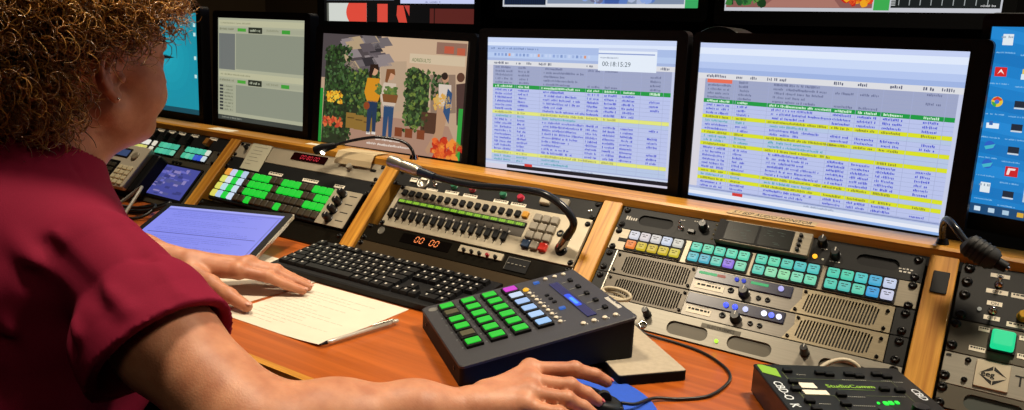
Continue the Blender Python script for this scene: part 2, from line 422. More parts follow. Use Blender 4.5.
# -- two amplifiers
def slots(u0, u1, v0, v1, n, slant=0.0, frac=0.45):
    out = []; rad = (v1 - v0) / 2
    for i in range(n):
        u = u0 + (u1 - u0) * (i + 0.5) / n; w = (u1 - u0) / n * frac / 2
        d = min(u - u0, u1 - u); hh = rad if d > rad * 0.8 else rad * (0.55 + 0.45 * math.sqrt(max(0, 1 - (1 - d / (rad * 0.8)) ** 2)))
        c = (v0 + v1) / 2
        out.append([(u - w - slant * hh, -(c + hh)), (u + w - slant * hh, -(c + hh)), (u + w + slant * hh, -(c - hh)), (u - w + slant * hh, -(c - hh))])
    return out
def amp(v, name, label, tape, lit):
    t = Unit(0, 0.004, 0.484, v + 0.0008, v + 0.0436, name, label, 'rack unit')
    mbk = t.mb(); mbk.box(0.03, 0.458, -(v + 0.042), -(v + 0.002), -0.012, -0.0045); mbk.build('inner_baffle', M['dark'], t.t)
    gl = slots(0.044, 0.160, v + 0.0065, v + 0.0395, 27, 0.0, 0.60)
    mb = holed(rrect(0.0265, 0.167, -(v + 0.0432), -(v + 0.0012), 0.001, 1), gl, -0.004, 0.0, t.c); mb.build('left_grille', M['bronze'], t.t)
    # right grille with a slanted left end
    gr = slots(0.340, 0.440, v + 0.0060, v + 0.0390, 23, 0.12, 0.55)
    out = [(0.3230, -(v + 0.0432)), (0.4590, -(v + 0.0432)), (0.4590, -(v + 0.0012)), (0.3330, -(v + 0.0012)), (0.3350, -(v + 0.018))]
    mb = holed(out, gr, -0.004, 0.0, t.c); mb.build('right_grille', M['brass'], t.t)
    mb = t.mb(); mb.rbox(0.1675, 0.3345, -(v + 0.0432), -(v + 0.0012), -0.004, -0.0003, 0.001); mb.build('centre_plate', mat('centre_plate_grey', '#77726a', 0.38, 0.5, noise=0.08, nscale=12, stretch=(1, 30, 30)), t.t)
    mb = t.mb(); mb.rbox(0.1690, 0.3200, -(v + 0.0225), -(v + 0.0035), -0.0003, 0.0022, 0.0015, 0.0008, 3); w = mb.build('display_window', mat('window_blue_black', '#20223c', 0.26, 0.0, spec=0.35), t.t)
    mb = t.mb()
    if lit:
        for x0, x1, i in ((0.174, 0.203, 0), (0.204, 0.217, 1), (0.257, 0.284, 0)):
            mb.box(x0, x1, -(v + 0.0125), -(v + 0.0080), 0.0022, 0.0026, i)
        mb.build('level_meter', [glow('#17b56d', 0.85), glow('#a5483a', 0.8)], w)
        t.led(0.303, v + 0.0110, 0.0042, '#b8b4f4', 1.0, 0.0022); t.led(0.235, v + 0.0105, 0.0034, '#4a58d8', 0.8, 0.0022); t.led(0.2460, v + 0.0105, 0.0034, '#4a58d8', 0.8, 0.0022)
    else:
        for x, hx, k in ((0.232, '#4a5cff', 2.2), (0.246, '#4a5cff', 2.2), (0.262, '#cfd4ff', 1.6), (0.290, '#e8ebff', 2.4), (0.301, '#6674ff', 2.2), (0.312, '#e6e6ff', 2.0)):
            t.led(x, v + 0.0130, 0.0042, hx, k * 0.7, 0.0022)
    t.label(0.1735, 0.2200 if lit else 0.2130, v + 0.0275, v + 0.0375, None, m=M['white'], lines=1)
    strokes(t, [(0.190, 0.206, v + 0.0232, v + 0.0252, 4)], 'legend')
    t.jack(0.2310, v + 0.0300, 0.0042, m=M['knob']); t.knob(0.2520, v + 0.0310, 0.0078, 0.015)
    for x in (0.2745, 0.2885): t.jack(x, v + 0.0330, 0.0034, m=M['knob'])
    for x, y in ((0.163, 0.007), (0.163, 0.038), (0.338, 0.006), (0.451, 0.010), (0.4505, 0.038), (0.3300, 0.038), (0.0320, 0.008), (0.0320, 0.037)): t.screw(x, v + y, 0.0022)
    for x0, x1 in ((0.004, 0.0255), (0.4605, 0.484)):
        mb = t.mb(); mb.rbox(x0, x1, -(v + 0.0436), -(v + 0.0008), -0.003, 0.0, 0.001); mb.build('rack_ear', M['panelblk'], t.t)
    mb = t.mb(); mb.box(0.0250, 0.0268, -(v + 0.0436), -(v + 0.0008), -0.004, 0.0025); mb.build('edge_trim', M['silver'], t.t)
    for y in (0.008, 0.036): t.screw(0.0125, v + y, 0.0048); t.screw(0.4735, v + y, 0.0048)
amp(0.0940, 'monitor_amplifier', 'metal one-unit amplifier with slotted grilles and green lit meter, above its twin', 'INTERCOM 1', True)
amp(0.1385, 'monitor_amplifier', 'metal one-unit amplifier with slotted grilles and row of blue lights, below its twin', 'INTERCOM 2', False)
# -- oval vent panel
v5 = Unit(0, 0.004, 0.484, 0.1835, 0.2235, 'vent_panel', 'grey one-unit panel with dark oval openings, lowest in the bay and resting on the desk', 'rack unit')
ov = [rrect(p, q, -0.2190, -0.1960, 0.0105, 6) for p, q in ((0.1540, 0.2190), (0.2500, 0.3150), (0.3810, 0.4460))]
v5.plate(M['greymetal'], holes=ov)
for p, q in ((0.1520, 0.2210), (0.2480, 0.3170), (0.3790, 0.4480)):
    mb = v5.mb(); mb.rbox(p, q, -0.2205, -0.1945, -0.009, -0.0032, 0.010); mb.build('recess', M['slate'], v5.t)
rackscrews(v5, (0.1900, 0.2200)); v5.knob(0.1175, 0.1975, 0.0060, 0.020); v5.jack(0.1160, 0.2160, 0.0062); v5.knob(0.3600, 0.1975, 0.0060, 0.022); v5.led(0.2350, 0.2125, 0.0030, '#a9e03a', 1.6)
v5.label(0.2050, 0.2660, 0.1885, 0.1955, 'ELECTRONICS', m=M['slate'], ink=M['ink'])

# ================================================================== bay 2: fader rack in the middle
A2 = Unit(-1, 0.004, 0.484, 0.0050, 0.0445, 'switch_panel', 'black panel with round connector and red and green push buttons, above the fader panel', 'rack unit')
A2.plate(M['panelblk'])
mb = A2.mb(); mb.lathe(0.0805, -0.0300, [(0.0150, 0), (0.0150, 0.002), (0.0135, 0.0035), (0.0110, 0.0036), (0.0105, 0.0005), (0.0001, 0.0005)], 28); mb.build('connector_socket', M['silver'], A2.t, True)
A2.label(0.046, 0.0640, 0.0235, 0.0330, None, n=0.002, lines=1); A2.label(0.073, 0.088, 0.0140, 0.0250, None, n=0.004, lines=1)
A2.label(0.0960, 0.1250, 0.0400, 0.0448, None, lines=1)
A2.toggle(0.1120, 0.0300); A2.label(0.1080, 0.124, 0.0185, 0.0225, None, lines=1, m=mat('label_dim', '#8e8a80', 0.7))
gb = mat('green_button', '#1b6b4c', 0.35); rb = mat('red_button', '#8f1f2c', 0.35)
for u, m_ in ((0.1598, gb), (0.2056, rb), (0.2790, gb), (0.3195, mat('crimson_button', '#b01f3c', 0.3))):
    A2.knob(u, 0.0262, 0.0065, 0.008, m_, line=False, name='push_button'); A2.label(u - 0.0155, u + 0.0180, 0.0375, 0.0445, None, lines=1)
for u, m_ in ((0.3740, M['beige']), (0.4125, M['greykey'])): A2.key(u, 0.0230, 0.0210, 0.0180, 0.008, m_, name='square_button')
A2.jack(0.4690, 0.0275, 0.0034); A2.screw(0.478, 0.0110, 0.0042); A2.screw(0.478, 0.040, 0.0042); A2.screw(0.0125, 0.0110, 0.0042); A2.screw(0.0125, 0.0400, 0.0042)
F2 = Unit(-1, 0.0325, 0.482, 0.0455, 0.1445, 'fader_panel', 'beige mixer panel with row of black faders, green lights and small keypad', 'mixer', 0.002)
F2.plate(M['beige'], 0.006)
mb = F2.mb(); mb.box(0.0440, 0.3600, -0.0735, -0.0535, 0, 0.0003); mb.box(0.0440, 0.3600, -0.1085, -0.0780, 0, 0.0003); mb.build('fader_field', [mat('fader_field_brown', '#3a332a', 0.5)], F2.t)
mb = F2.mb(); mb.box(0.0440, 0.3600, -0.0745, -0.0530, 0.0003, 0.0006); mb.build('button_field', M['beige'], F2.t)
for i in range(16):
    u = 0.0535 + i * 0.01855
    F2.key(u, 0.0630, 0.0105, 0.0130, 0.006, M['black'], 0.0006, name='channel_button')
    F2.key(u - 0.0045, 0.1150, 0.0105, 0.0180, 0.0065, M['black'], 0.0012, name='fader')
mb = F2.mb()
for i in range(16): mb.box(0.0484 + i * 0.01855, 0.0496 + i * 0.01855, -0.1330, -0.0940, 0.0003, 0.0010)
mb.build('fader_slots', M['dark'], F2.t)
F2.key(0.3485, 0.0620, 0.0125, 0.0130, 0.006, mat('amber_key', '#c58a1a', 0.4), 0.0006, name='channel_button')
mb = F2.mb(); mb.box(0.0480, 0.3590, -0.0885, -0.0780, 0.0003, 0.0030, 0)
for i in range(64): mb.box(0.0505 + i * 0.0048, 0.0505 + i * 0.0048 + 0.0040, -0.0862, -0.0802, 0.0030, 0.0034, 1 if i % 4 != 3 else 2)
mb.build('level_display', [M['black'], glow('#8fc72a', 0.9), glow('#5f8a1e', 0.8)], F2.t)
mb = F2.mb()
for i in range(16): mb.box(0.0515 + i * 0.01855, 0.0545 + i * 0.01855, -0.1035, -0.1005, 0.0003, 0.0008)
mb.build('scale_marks', M['print'], F2.t)
for r in range(4):
    for c in range(3):
        m_ = M['greykey']
        if r == 3: m_ = (mat('blue_key', '#1d3350', 0.35), M['greykey'], mat('red_key', '#c8281c', 0.3))[c]
        F2.key(0.3775 + c * 0.0182, 0.0640 + r * 0.0192, 0.0152, 0.0155, 0.008, m_, name='keypad_key')
F2.jack(0.4330, 0.0850, 0.0060, m=M['knob']); F2.jack(0.4500, 0.1180, 0.0095, m=M['knob'])
for u, v in ((0.0385, 0.0500), (0.0385, 0.1395), (0.4765, 0.0560), (0.4765, 0.1380)): F2.screw(u, v, 0.0044)
C2 = Unit(-1, 0.004, 0.484, 0.1460, 0.1850, 'clock_panel', 'glossy black panel with orange digital counter reading zeros, below the fader panel', 'rack unit')
C2.plate(M['gloss'])
mb = C2.mb(); mb.box(0.1020, 0.2240, -0.1715, -0.1510, 0, 0.0010); mb.build('counter_window', mat('counter_glass', '#0b0807', 0.1), C2.t)
SEG = {'0': 'abcdef', '1': 'bc', '2': 'abged', '3': 'abgcd', '4': 'fgbc', '5': 'afgcd', '6': 'afgedc', '7': 'abc', '8': 'abcdefg', '9': 'abcfgd'}
def seven(mb, ch, x, y, w, h, z, t, mi=0, sl=0.12):
    segs = {'a': (0, h, w, h), 'b': (w, h / 2, w, h), 'c': (w, 0, w, h / 2), 'd': (0, 0, w, 0), 'e': (0, 0, 0, h / 2), 'f': (0, h / 2, 0, h), 'g': (0, h / 2, w, h / 2)}
    for s_ in SEG[ch]:
        ax, ay, bx, by = segs[s_]; g = t * 0.6
        if ay == by: pts = [(ax + g, ay - t / 2), (bx - g, ay - t / 2), (bx - g, ay + t / 2), (ax + g, ay + t / 2)]
        else: pts = [(ax - t / 2, ay + g), (ax + t / 2, ay + g), (ax + t / 2, by - g), (ax - t / 2, by - g)]
        mb.add([(x + px + py * sl, y + py, z) for px, py in pts], [(0, 1, 2, 3)], mi)
mb = C2.mb()
for ch, u in zip('0000', (0.1370, 0.1490, 0.1740, 0.1860)): seven(mb, ch, u, -0.1660, 0.0078, 0.0122, 0.0012, 0.0016)
mb.build('counter_digits', glow('#ff8a4a', 1.3), C2.t)
mb = C2.mb(); mb.lathe(0.0450, -0.1570, [(0.0085, 0), (0.0085, 0.0008), (0.0070, 0.0009), (0.0068, 0.0003), (0.0001, 0.0003)], 24); mb.build('round_emblem', M['silver'], C2.t)
mb = C2.mb(); mb.rbox(0.2450, 0.3440, -0.1640, -0.1500, 0, 0.0030, 0.001); mb.build('switch_strip', M['beige'], C2.t)
for i in range(5): C2.knob(0.2580 + i * 0.0180, 0.1600, 0.0035, 0.006, n=0.003, line=False, m=(rb if i == 3 else M['knob']), name='switch')
mb = C2.mb(); mb.rbox(0.3550, 0.4020, -0.1780, -0.1520, 0, 0.0020, 0.001); mb.build('slider_block', M['black'], C2.t)
mb = C2.mb()
mb.box(0.3550, 0.4020, -0.1526, -0.1520, 0.0020, 0.0023); mb.box(0.3550, 0.3556, -0.178, -0.152, 0.0020, 0.0023)
for i in range(5): mb.box(0.3592 + i * 0.0085, 0.3632 + i * 0.0085, -0.1660, -0.1645, 0.0024, 0.0040)
mb.build('sliders', M['silver'], C2.t)
for v in (0.1520, 0.1790): C2.screw(0.0125, v, 0.0042); C2.screw(0.4765, v, 0.0042)
D2 = Unit(-1, 0.004, 0.484, 0.1860, 0.2235, 'blank_panel', 'plain dark bronze panel behind the keyboard, lowest under the orange counter', 'rack unit')
D2.plate(mat('bronze_blank', '#4a3d2b', 0.28, 0.4, noise=0.1, nscale=6)); rackscrews(D2, (0.1930, 0.2200))

# ================================================================== bay 1: router rack behind the tablet
A1 = Unit(-2, 0.004, 0.4865, 0.0040, 0.0495, 'timer_unit', 'silver beige panel with red digital timer, highest in the bay behind the tablet', 'rack unit')
A1.plate(M['beige'])
mb = A1.mb(); mb.rbox(0.2000, 0.3130, -0.0295, -0.0090, 0, 0.0015, 0.001, 0, 1); mb.build('timer_window', mat('timer_glass', '#1c0607', 0.12), A1.t)
mb = A1.mb()
for ch, u in zip('008000', (0.2290, 0.2385, 0.2510, 0.2605, 0.2730, 0.2825)): seven(mb, ch, u, -0.0240, 0.0060, 0.0095, 0.0018, 0.0015)
mb.build('timer_digits', glow('#e2203c', 0.9), A1.t)
A1.knob(0.3930, 0.0250, 0.0080, 0.010, M['greykey'], line=False); A1.knob(0.0350, 0.0200, 0.0050, 0.010, M['knob'])
mb = A1.mb(); mb.rbox(0.0200, 0.0400, -0.0140, -0.0080, 0, 0.001, 0.002); mb.rbox(0.4500, 0.4680, -0.0250, -0.0190, 0, 0.001, 0.003); mb.build('slots', M['black'], A1.t)
for v in (0.0100, 0.0430): A1.screw(0.0110, v, 0.0040); A1.screw(0.4800, v, 0.0040)
B1 = Unit(-2, 0.004, 0.4865, 0.0505, 0.0850, 'tag_panel', 'plain black panel with three white tags, between the red timer and green keys', 'rack unit')
B1.plate(M['panelblk'])
for u, w, tx in ((0.1865, 0.046, None), (0.3027, 0.050, None), (0.3945, 0.030, None)): B1.label(u - w / 2, u + w / 2, 0.0725, 0.0805, None, lines=1)
for v in (0.0570, 0.0790): B1.screw(0.0110, v, 0.0040); B1.screw(0.4800, v, 0.0040)
R1 = Unit(-2, 0.0300, 0.4780, 0.0865, 0.1770, 'router_panel', 'raised router panel of green lit keys with four black knobs', 'control panel', 0.006)
mb = R1.mb(); mb.rbox(0.0300, 0.4780, -0.1770, -0.0865, -0.0070, 0.0, 0.002, 0.0012, 2); mb.build('housing', M['black'], R1.t)
mb = R1.mb(); mb.rbox(0.3940, 0.4775, -0.1760, -0.0870, 0.0, 0.0012, 0.001, 0, 1); mb.build('knob_plate', M['beige'], R1.t)
mb = R1.mb(); mb.rbox(0.0318, 0.3935, -0.1755, -0.0880, 0.0, 0.0012, 0.001); mb.build('key_field', M['black'], R1.t)
green = set()
for r, cs in enumerate(([5, 6, 7, 10, 11, 12, 15, 16, 17], [5, 6, 7, 8, 10, 11, 12, 13, 16, 17], [5, 6, 7, 8, 15, 16, 17], [6, 11])): green |= {(r, c) for c in cs}
off = mat('unlit_key_brown', '#3b3428', 0.4); left = [['#f0a23a', '#e3e468', '#e4e264', '#e6de62'], ['#ccd4f4', '#e0e8f2', '#bfe6ee', '#b8d2f6'], ['#14d83e', '#14d83e', '#14d83e', '#14d83e'], ['#bcd0ee', '#cfe0f8', '#d0e4f4', '#d6e4fc']]
for r in range(4):
    for c in range(18):
        m_ = glow(left[c][r], 0.9) if c < 4 else (glow('#10dc34', 0.85) if (r, c) in green else off)
        R1.key(0.0425 + c * 0.02015, 0.0985 + r * 0.0208, 0.0176, 0.0175, 0.0045, m_, 0.0012)
for r in range(4):
    R1.knob(0.4280, 0.0985 + r * 0.0208, 0.0088, 0.018, n=0.0012); 
    mb = R1.mb(); mb.box(0.446, 0.468, -0.0995 - r * 0.0208, -0.0975 - r * 0.0208, 0.0012, 0.0016); mb.build('marking', M['ink'], R1.t)
E1 = Unit(-2, 0.004, 0.4865, 0.1790, 0.2235, 'blank_panel', 'plain black panel with chrome pull handle, low behind the tablet', 'rack unit')
E1.plate(M['gloss']); rackscrews(E1, (0.1900, 0.2200))
mb = E1.mb(); mb.tube(spline([(0.165, -0.199, -0.001), (0.166, -0.201, 0.018), (0.172, -0.203, 0.024), (0.210, -0.203, 0.024), (0.216, -0.201, 0.018), (0.217, -0.199, -0.001)], 6), 0.0022, 8); mb.build('pull_handle', M['chrome'], E1.t, True)

# ================================================================== bay 0: intercom rack by her face
A0 = Unit(-3, 0.004, 0.4865, 0.0040, 0.0440, 'switch_panel', 'dark panel with row of cream tagged switches, farthest left along the ledge', 'rack unit')
A0.plate(M['panelblk'])
for i, u in enumerate((0.10, 0.145, 0.1900, 0.2400, 0.2850, 0.3400, 0.4180)):
    A0.key(u, 0.0270, 0.016, 0.020, 0.014, M['knob'] if i != 6 else mat('ochre_switch', '#8d5b1c', 0.4), name='rocker_switch')
    A0.label(u - 0.012, u + 0.018, 0.0065, 0.0150, None, lines=1)
K0 = Unit(-3, 0.004, 0.4865, 0.0450, 0.0870, 'key_panel', 'dark one-unit panel of teal and white lit keys, beside her chin', 'rack unit')
K0.plate(M['slate'])
def kblock(u0, n, rows, w=0.0165):
    mb = K0.mb(); mb.rbox(u0 - 0.002, u0 + n * w + 0.002, -0.0845, -0.0465, 0, 0.002, 0.001); mb.build('key_frame', M['black'], K0.t)
    for r in range(2):
        for c in range(n): K0.key(u0 + (c + 0.5) * w, 0.0560 + r * 0.0190, w * 0.84, 0.0150, 0.004, glow(rows[r][c], 0.85), 0.002)
kblock(0.1100, 5, (['#e8ddc0', '#efe6d0', '#f2ead8', '#f4efe4', '#f6f2e6'], ['#c9d66a', '#c9d66a', '#d6d86a', '#e6e070', '#e0d878']))
kblock(0.2050, 1, (['#f0e8d2'], ['#e8e0c8'])); kblock(0.2370, 5, (['#49c29b', '#58d0a8', '#52c8a8', '#43b894', '#4ac0a0'], ['#49c29b', '#58d0a8', '#52c8a8', '#4ac0a0', '#7ad6b4']))
kblock(0.3520, 6, (['#4fc7a2', '#5ad0ac', '#4fc7a2', '#58ccae', '#4fc7a2', '#e4e8d8'], ['#49c29b', '#6fd6b0', '#52c8a8', '#3b62d0', '#3458d8', '#d6e6ee']))
for v in (0.0520, 0.0800): K0.screw(0.4790, v, 0.0040)
L0 = Unit(-3, 0.004, 0.4865, 0.0880, 0.2235, 'screen_panel', 'slate panel holding small bluish video screen, left of the tablet', 'rack unit')
L0.plate(M['slate'])
for u in (0.337, 0.352, 0.367): L0.key(u, 0.0985, 0.010, 0.006, 0.003, M['black'], name='button')
mb = L0.mb(); mb.rbox(0.2560, 0.4720, -0.2080, -0.1060, 0, 0.003, 0.003); mb.build('screen_frame', M['black'], L0.t)
mb = L0.mb(); mb.box(0.2640, 0.4640, -0.2010, -0.1110, 0.003, 0.0034, 0)
for i in range(90):
    x = 0.264 + random.random() * 0.17; y = -0.199 + random.random() * 0.075; mb.box(x, x + 0.008 + random.random() * 0.02, y, y + 0.002 + random.random() * 0.010, 0.0034, 0.00345 + i * 1e-6, 1 + i % 4)
mb.build('screen', [glow('#4a50a8', 0.8), glow('#6f70cc', 0.8), glow('#3a3f86', 0.8), glow('#9a8fd0', 0.75), glow('#565a9a', 0.8)], L0.t)
Z0 = Unit(-4, 0.004, 0.484, 0.0040, 0.2235, 'blank_panel', 'wide plain black panel at the far left end behind her head', 'rack unit')
Z0.plate(M['panelblk']); rackscrews(Z0, (0.02, 0.21))

# ================================================================== bay 4: switch rack at the right edge
A4 = Unit(1, 0.004, 0.484, 0.0040, 0.0935, 'toggle_panel', 'black panel with on and off toggle switches and cream tags, at right edge', 'rack unit')
A4.plate(M['panelblk'])
for u0, u1, v0, v1, tx in ((0.0397, 0.0625, 0.0130, 0.0190, 'ON'), (0.0378, 0.0635, 0.0382, 0.0450, 'OFF'), (0.0670, 0.0950, 0.0385, 0.0455, None), (0.0412, 0.0590, 0.0570, 0.0635, 'ON'), (0.0402, 0.0590, 0.0795, 0.0860, 'OFF'), (0.0670, 0.1000, 0.0830, 0.0900, None),
                           (0.1100, 0.1330, 0.0130, 0.0190, 'ON'), (0.1100, 0.1330, 0.0385, 0.0450, 'OFF')):
    A4.label(u0, u1, v0, v1, tx, lines=0 if tx else 1)
A4.toggle(0.0515, 0.0290, tilt=0.5); A4.toggle(0.0495, 0.0715, tilt=-0.5); A4.toggle(0.1215, 0.0290)
A4.led(0.0340, 0.0727, 0.0026, '#c9c4b0', 0.5)
A4.knob(0.0845, 0.0720, 0.0070, 0.010, mat('gold_button', '#b98d2a', 0.3, 0.6), line=False)
for v in (0.0120, 0.0340, 0.0545, 0.0860): A4.screw(0.0140, v, 0.0055)
G4 = Unit(1, 0.004, 0.484, 0.0945, 0.1435, 'lamp_button_panel', 'dark grey panel with one large glowing green square button', 'rack unit')
G4.plate(M['slate'])
mb = G4.mb(); mb.rbox(0.0505, 0.0815, -0.1315, -0.1020, 0, 0.004, 0.002); mb.build('button_frame', M['black'], G4.t)
G4.key(0.0660, 0.1165, 0.0265, 0.0250, 0.012, glow('#18d890', 1.0), 0.004, name='lit_button')
for u0, u1, v0, v1, tx in ((0.0370, 0.0500, 0.0985, 0.1050, None), (0.0835, 0.1080, 0.1000, 0.1065, None), (0.0300, 0.0490, 0.1290, 0.1360, None), (0.0840, 0.1050, 0.1260, 0.1330, None)): G4.label(u0, u1, v0, v1, tx, lines=1)
for v in (0.1015, 0.1340): G4.screw(0.0105, v, 0.0052)
E4 = Unit(1, 0.004, 0.484, 0.1445, 0.1900, 'logo_panel', 'pale silver panel with square logo plate, lower right corner of the racks', 'rack unit')
E4.plate(M['greymetal'])
mb = E4.mb(); mb.rbox(0.0415, 0.0800, -0.1850, -0.1472, 0, 0.0025, 0.001, 0.0006, 2); lp = mb.build('logo_plate', M['beige'], E4.t)
mb = E4.mb()
for pts in ([(0.0460, -0.1660), (0.0610, -0.1530), (0.0610, -0.1590)], [(0.0620, -0.1530), (0.0770, -0.1660), (0.0620, -0.1590)], [(0.0620, -0.1800), (0.0770, -0.1672), (0.0620, -0.1740)], [(0.0610, -0.1800), (0.0460, -0.1672), (0.0610, -0.1740)]):
    mb.add([(x, y, 0.0027) for x, y in pts], [tuple(range(len(pts)))])
letters(mb, 'eeg', 0.0480, -0.1690, 0.0029, 0.0110, None, 'l', 1.0, 0, 0.0006)
mb.build('logo_mark', M['ink'], E4.t)
E4.texts([('T', 0.0850, 0.1720, 0.022)], M['ink'])
mb = E4.mb(); mb.rbox(0.0060, 0.0125, -0.1510, -0.1475, 0, 0.0005, 0.0015); mb.build('slot', M['black'], E4.t)
E4.screw(0.0085, 0.1795, 0.0055); E4.screw(0.0320, 0.1510, 0.0030); E4.screw(0.0315, 0.1795, 0.0030)
H4 = Unit(1, 0.004, 0.484, 0.1910, 0.2235, 'vent_panel', 'grey panel with dark oval opening under the silver logo panel', 'rack unit')
H4.plate(M['slate'], holes=(rrect(0.035, 0.100, -0.2190, -0.1975, 0.009, 5),))
mb = H4.mb(); mb.rbox(0.033, 0.102, -0.2205, -0.1960, -0.008, -0.0032, 0.008); mb.build('recess', mat('recess_green_grey', '#2b332c', 0.6), H4.t)
for v in (0.1965, 0.2190): H4.screw(0.0085, v, 0.0052)
# ================================================================== screens
class Scr:
    def __init__(s, W, H): s.W, s.H = W, H; s.mb = MB(); s.mats = []; s.idx = {}
    def mi(s, hx, k=1.0):
        key = (hx, k)
        if key not in s.idx: s.idx[key] = len(s.mats); s.mats.append(glow(hx, k))
        return s.idx[key]
    def p(s, a, t, l): return ((a - 0.5) * s.W, (1 - t) * s.H, 0.0002 + 0.00012 * l)
    def rect(s, a0, t0, a1, t1, hx, l=1, k=1.0):
        s.mb.add([s.p(a0, t1, l), s.p(a1, t1, l), s.p(a1, t0, l), s.p(a0, t0, l)], [(0, 1, 2, 3)], s.mi(hx, k))
    def poly(s, pts, hx, l=1, k=1.0):
        s.mb.add([s.p(a, t, l) for a, t in pts], [tuple(reversed(range(len(pts))))], s.mi(hx, k))
    def disc(s, a, t, r, hx, l=1, k=1.0, n=14, sy=1.0, jag=0.0):
        pts = []
        for i in range(n):
            g = 2 * PI * i / n; rr = r * (1 + random.uniform(-jag, jag)); pts.append((a + rr * math.cos(g), t + rr * sy * math.sin(g) * s.W / s.H))
        s.poly(pts, hx, l, k)
    def words(s, a0, a1, t, h, hx, l=2, gap=0.25, k=1.0):
        """Illegible small print as broken strokes."""
        a = a0; w = h * s.H / s.W * 0.55
        while a < a1 - w:
            if random.random() > gap * 0.5:
                d = random.random()
                t0 = t + h * (0.0 if d > 0.6 else 0.25); s.rect(a, t0, a + w * random.uniform(0.45, 0.8), t + h * random.uniform(0.8, 1.0), hx, l, k)
            a += w
    def text(s, txt, a, t, size, hx, l=3, st=1.0, k=1.0):
        x, y, z = s.p(a, t, l); letters(s.mb, txt, x, y, z, size, s.mi(hx, k), 'l', st)

def frame(x, y, z, yaw, tilt, roll):
    yaw, tilt, roll = (math.radians(q) for q in (yaw, tilt, roll))
    ex = Vector((math.cos(yaw), math.sin(yaw), 0)); nb = Vector((-math.sin(yaw), math.cos(yaw), 0))
    up = Vector((0, 0, 1)) * math.cos(tilt) + nb * math.sin(tilt)
    e = ex * math.cos(roll) + up * math.sin(roll); u = up * math.cos(roll) - ex * math.sin(roll); n = e.cross(u)
    return Matrix(((e.x, u.x, n.x, x), (e.y, u.y, n.y, y), (e.z, u.z, n.z, z + ZL), (0, 0, 0, 1)))
SHELF = 0.7956
def monitor(label, x, y, z, yaw, tilt, roll, W, H, scr, bl=0.020, br=0.020, bt=0.018, bb=0.026, name='computer_monitor', cat='monitor', stand=True, group=None, deep=0.024, foot=SHELF):
    T = frame(x, y, z, yaw, tilt, roll); nb = -(T.to_3x3() @ Vector((0, 0, 1)))
    c = T @ Vector((0, H / 2, -0.06)); base = Vector((c.x, c.y, foot))
    t = thing(name, label, cat, base, group=group)
    def part(nm, m, fn, parent=t, **kw):
        mb = MB(base); mb.T = T; fn(mb); return mb.build(nm, m, parent, **kw)
    x0, x1, y0, y1 = -W / 2 - bl, W / 2 + br, -bb, H + bt
    def bez(mb):
        h = holed(rrect(x0, x1, y0, y1, 0.010, 5), [rrect(-W / 2, W / 2, 0, H, 0.0005, 1)], -deep, 0.0035)
        mb.add(h.v, h.f)
    part('bezel', M['bezel'], bez)
    def back(mb):
        mb.add(*_slab(rrect(x0 + 0.002, x1 - 0.002, y0 + 0.002, y1 - 0.002, 0.010, 5), -deep, -deep + 0.002))
        mb.add(*_slab(rrect(x0 + W * 0.2, x1 - W * 0.2, y0 + H * 0.18, y1 - H * 0.2, 0.02, 5), -deep - 0.020, -deep))
    part('back_housing', M['bezel'], back)
    scr.mb.off = Vector((0, 0, 0)); mb = MB(base); mb.T = T; mb.add(scr.mb.v, scr.mb.f); mb.m = list(scr.mb.m)
    mb.build('screen', scr.mats, t)
    if not stand:
        mb = MB(base); mb.box(x - 0.05, x + 0.05, y + deep + 0.018, 0.5745, foot + 0.10, foot + 0.20); mb.build('mount_bracket', M['black'], t)
    if stand:
        b = T @ Vector((0, H * 0.40, -deep - 0.022))
        mb = MB(base); q = b + nb * 0.022
        mb.T = Matrix.Translation((q.x, q.y, 0)) @ Matrix.Rotation(math.radians(yaw), 4, 'Z')
        mb.rbox(-0.035, 0.035, -0.012, 0.012, foot + 0.010, q.z + 0.03, 0.008); mb.box(-0.03, 0.03, -0.026, -0.010, q.z - 0.02, q.z + 0.03)
        mb.build('stand_neck', M['bezel'], t)
        mb = MB(base); mb.T = Matrix.Translation((q.x, q.y, 0)) @ Matrix.Rotation(math.radians(yaw), 4, 'Z')
        mb.rbox(-0.105, 0.105, -0.030, 0.070, foot, foot + 0.012, 0.03, 0.003, 5); mb.build('stand_base', M['bezel'], t)
    return t
def _slab(pts, z0, z1):
    n = len(pts); vs = [(a, b, z0) for a, b in pts] + [(a, b, z1) for a, b in pts]
    return vs, [tuple(reversed(range(n))), tuple(range(n, 2 * n))] + [(i, (i + 1) % n, (i + 1) % n + n, i + n) for i in range(n)]

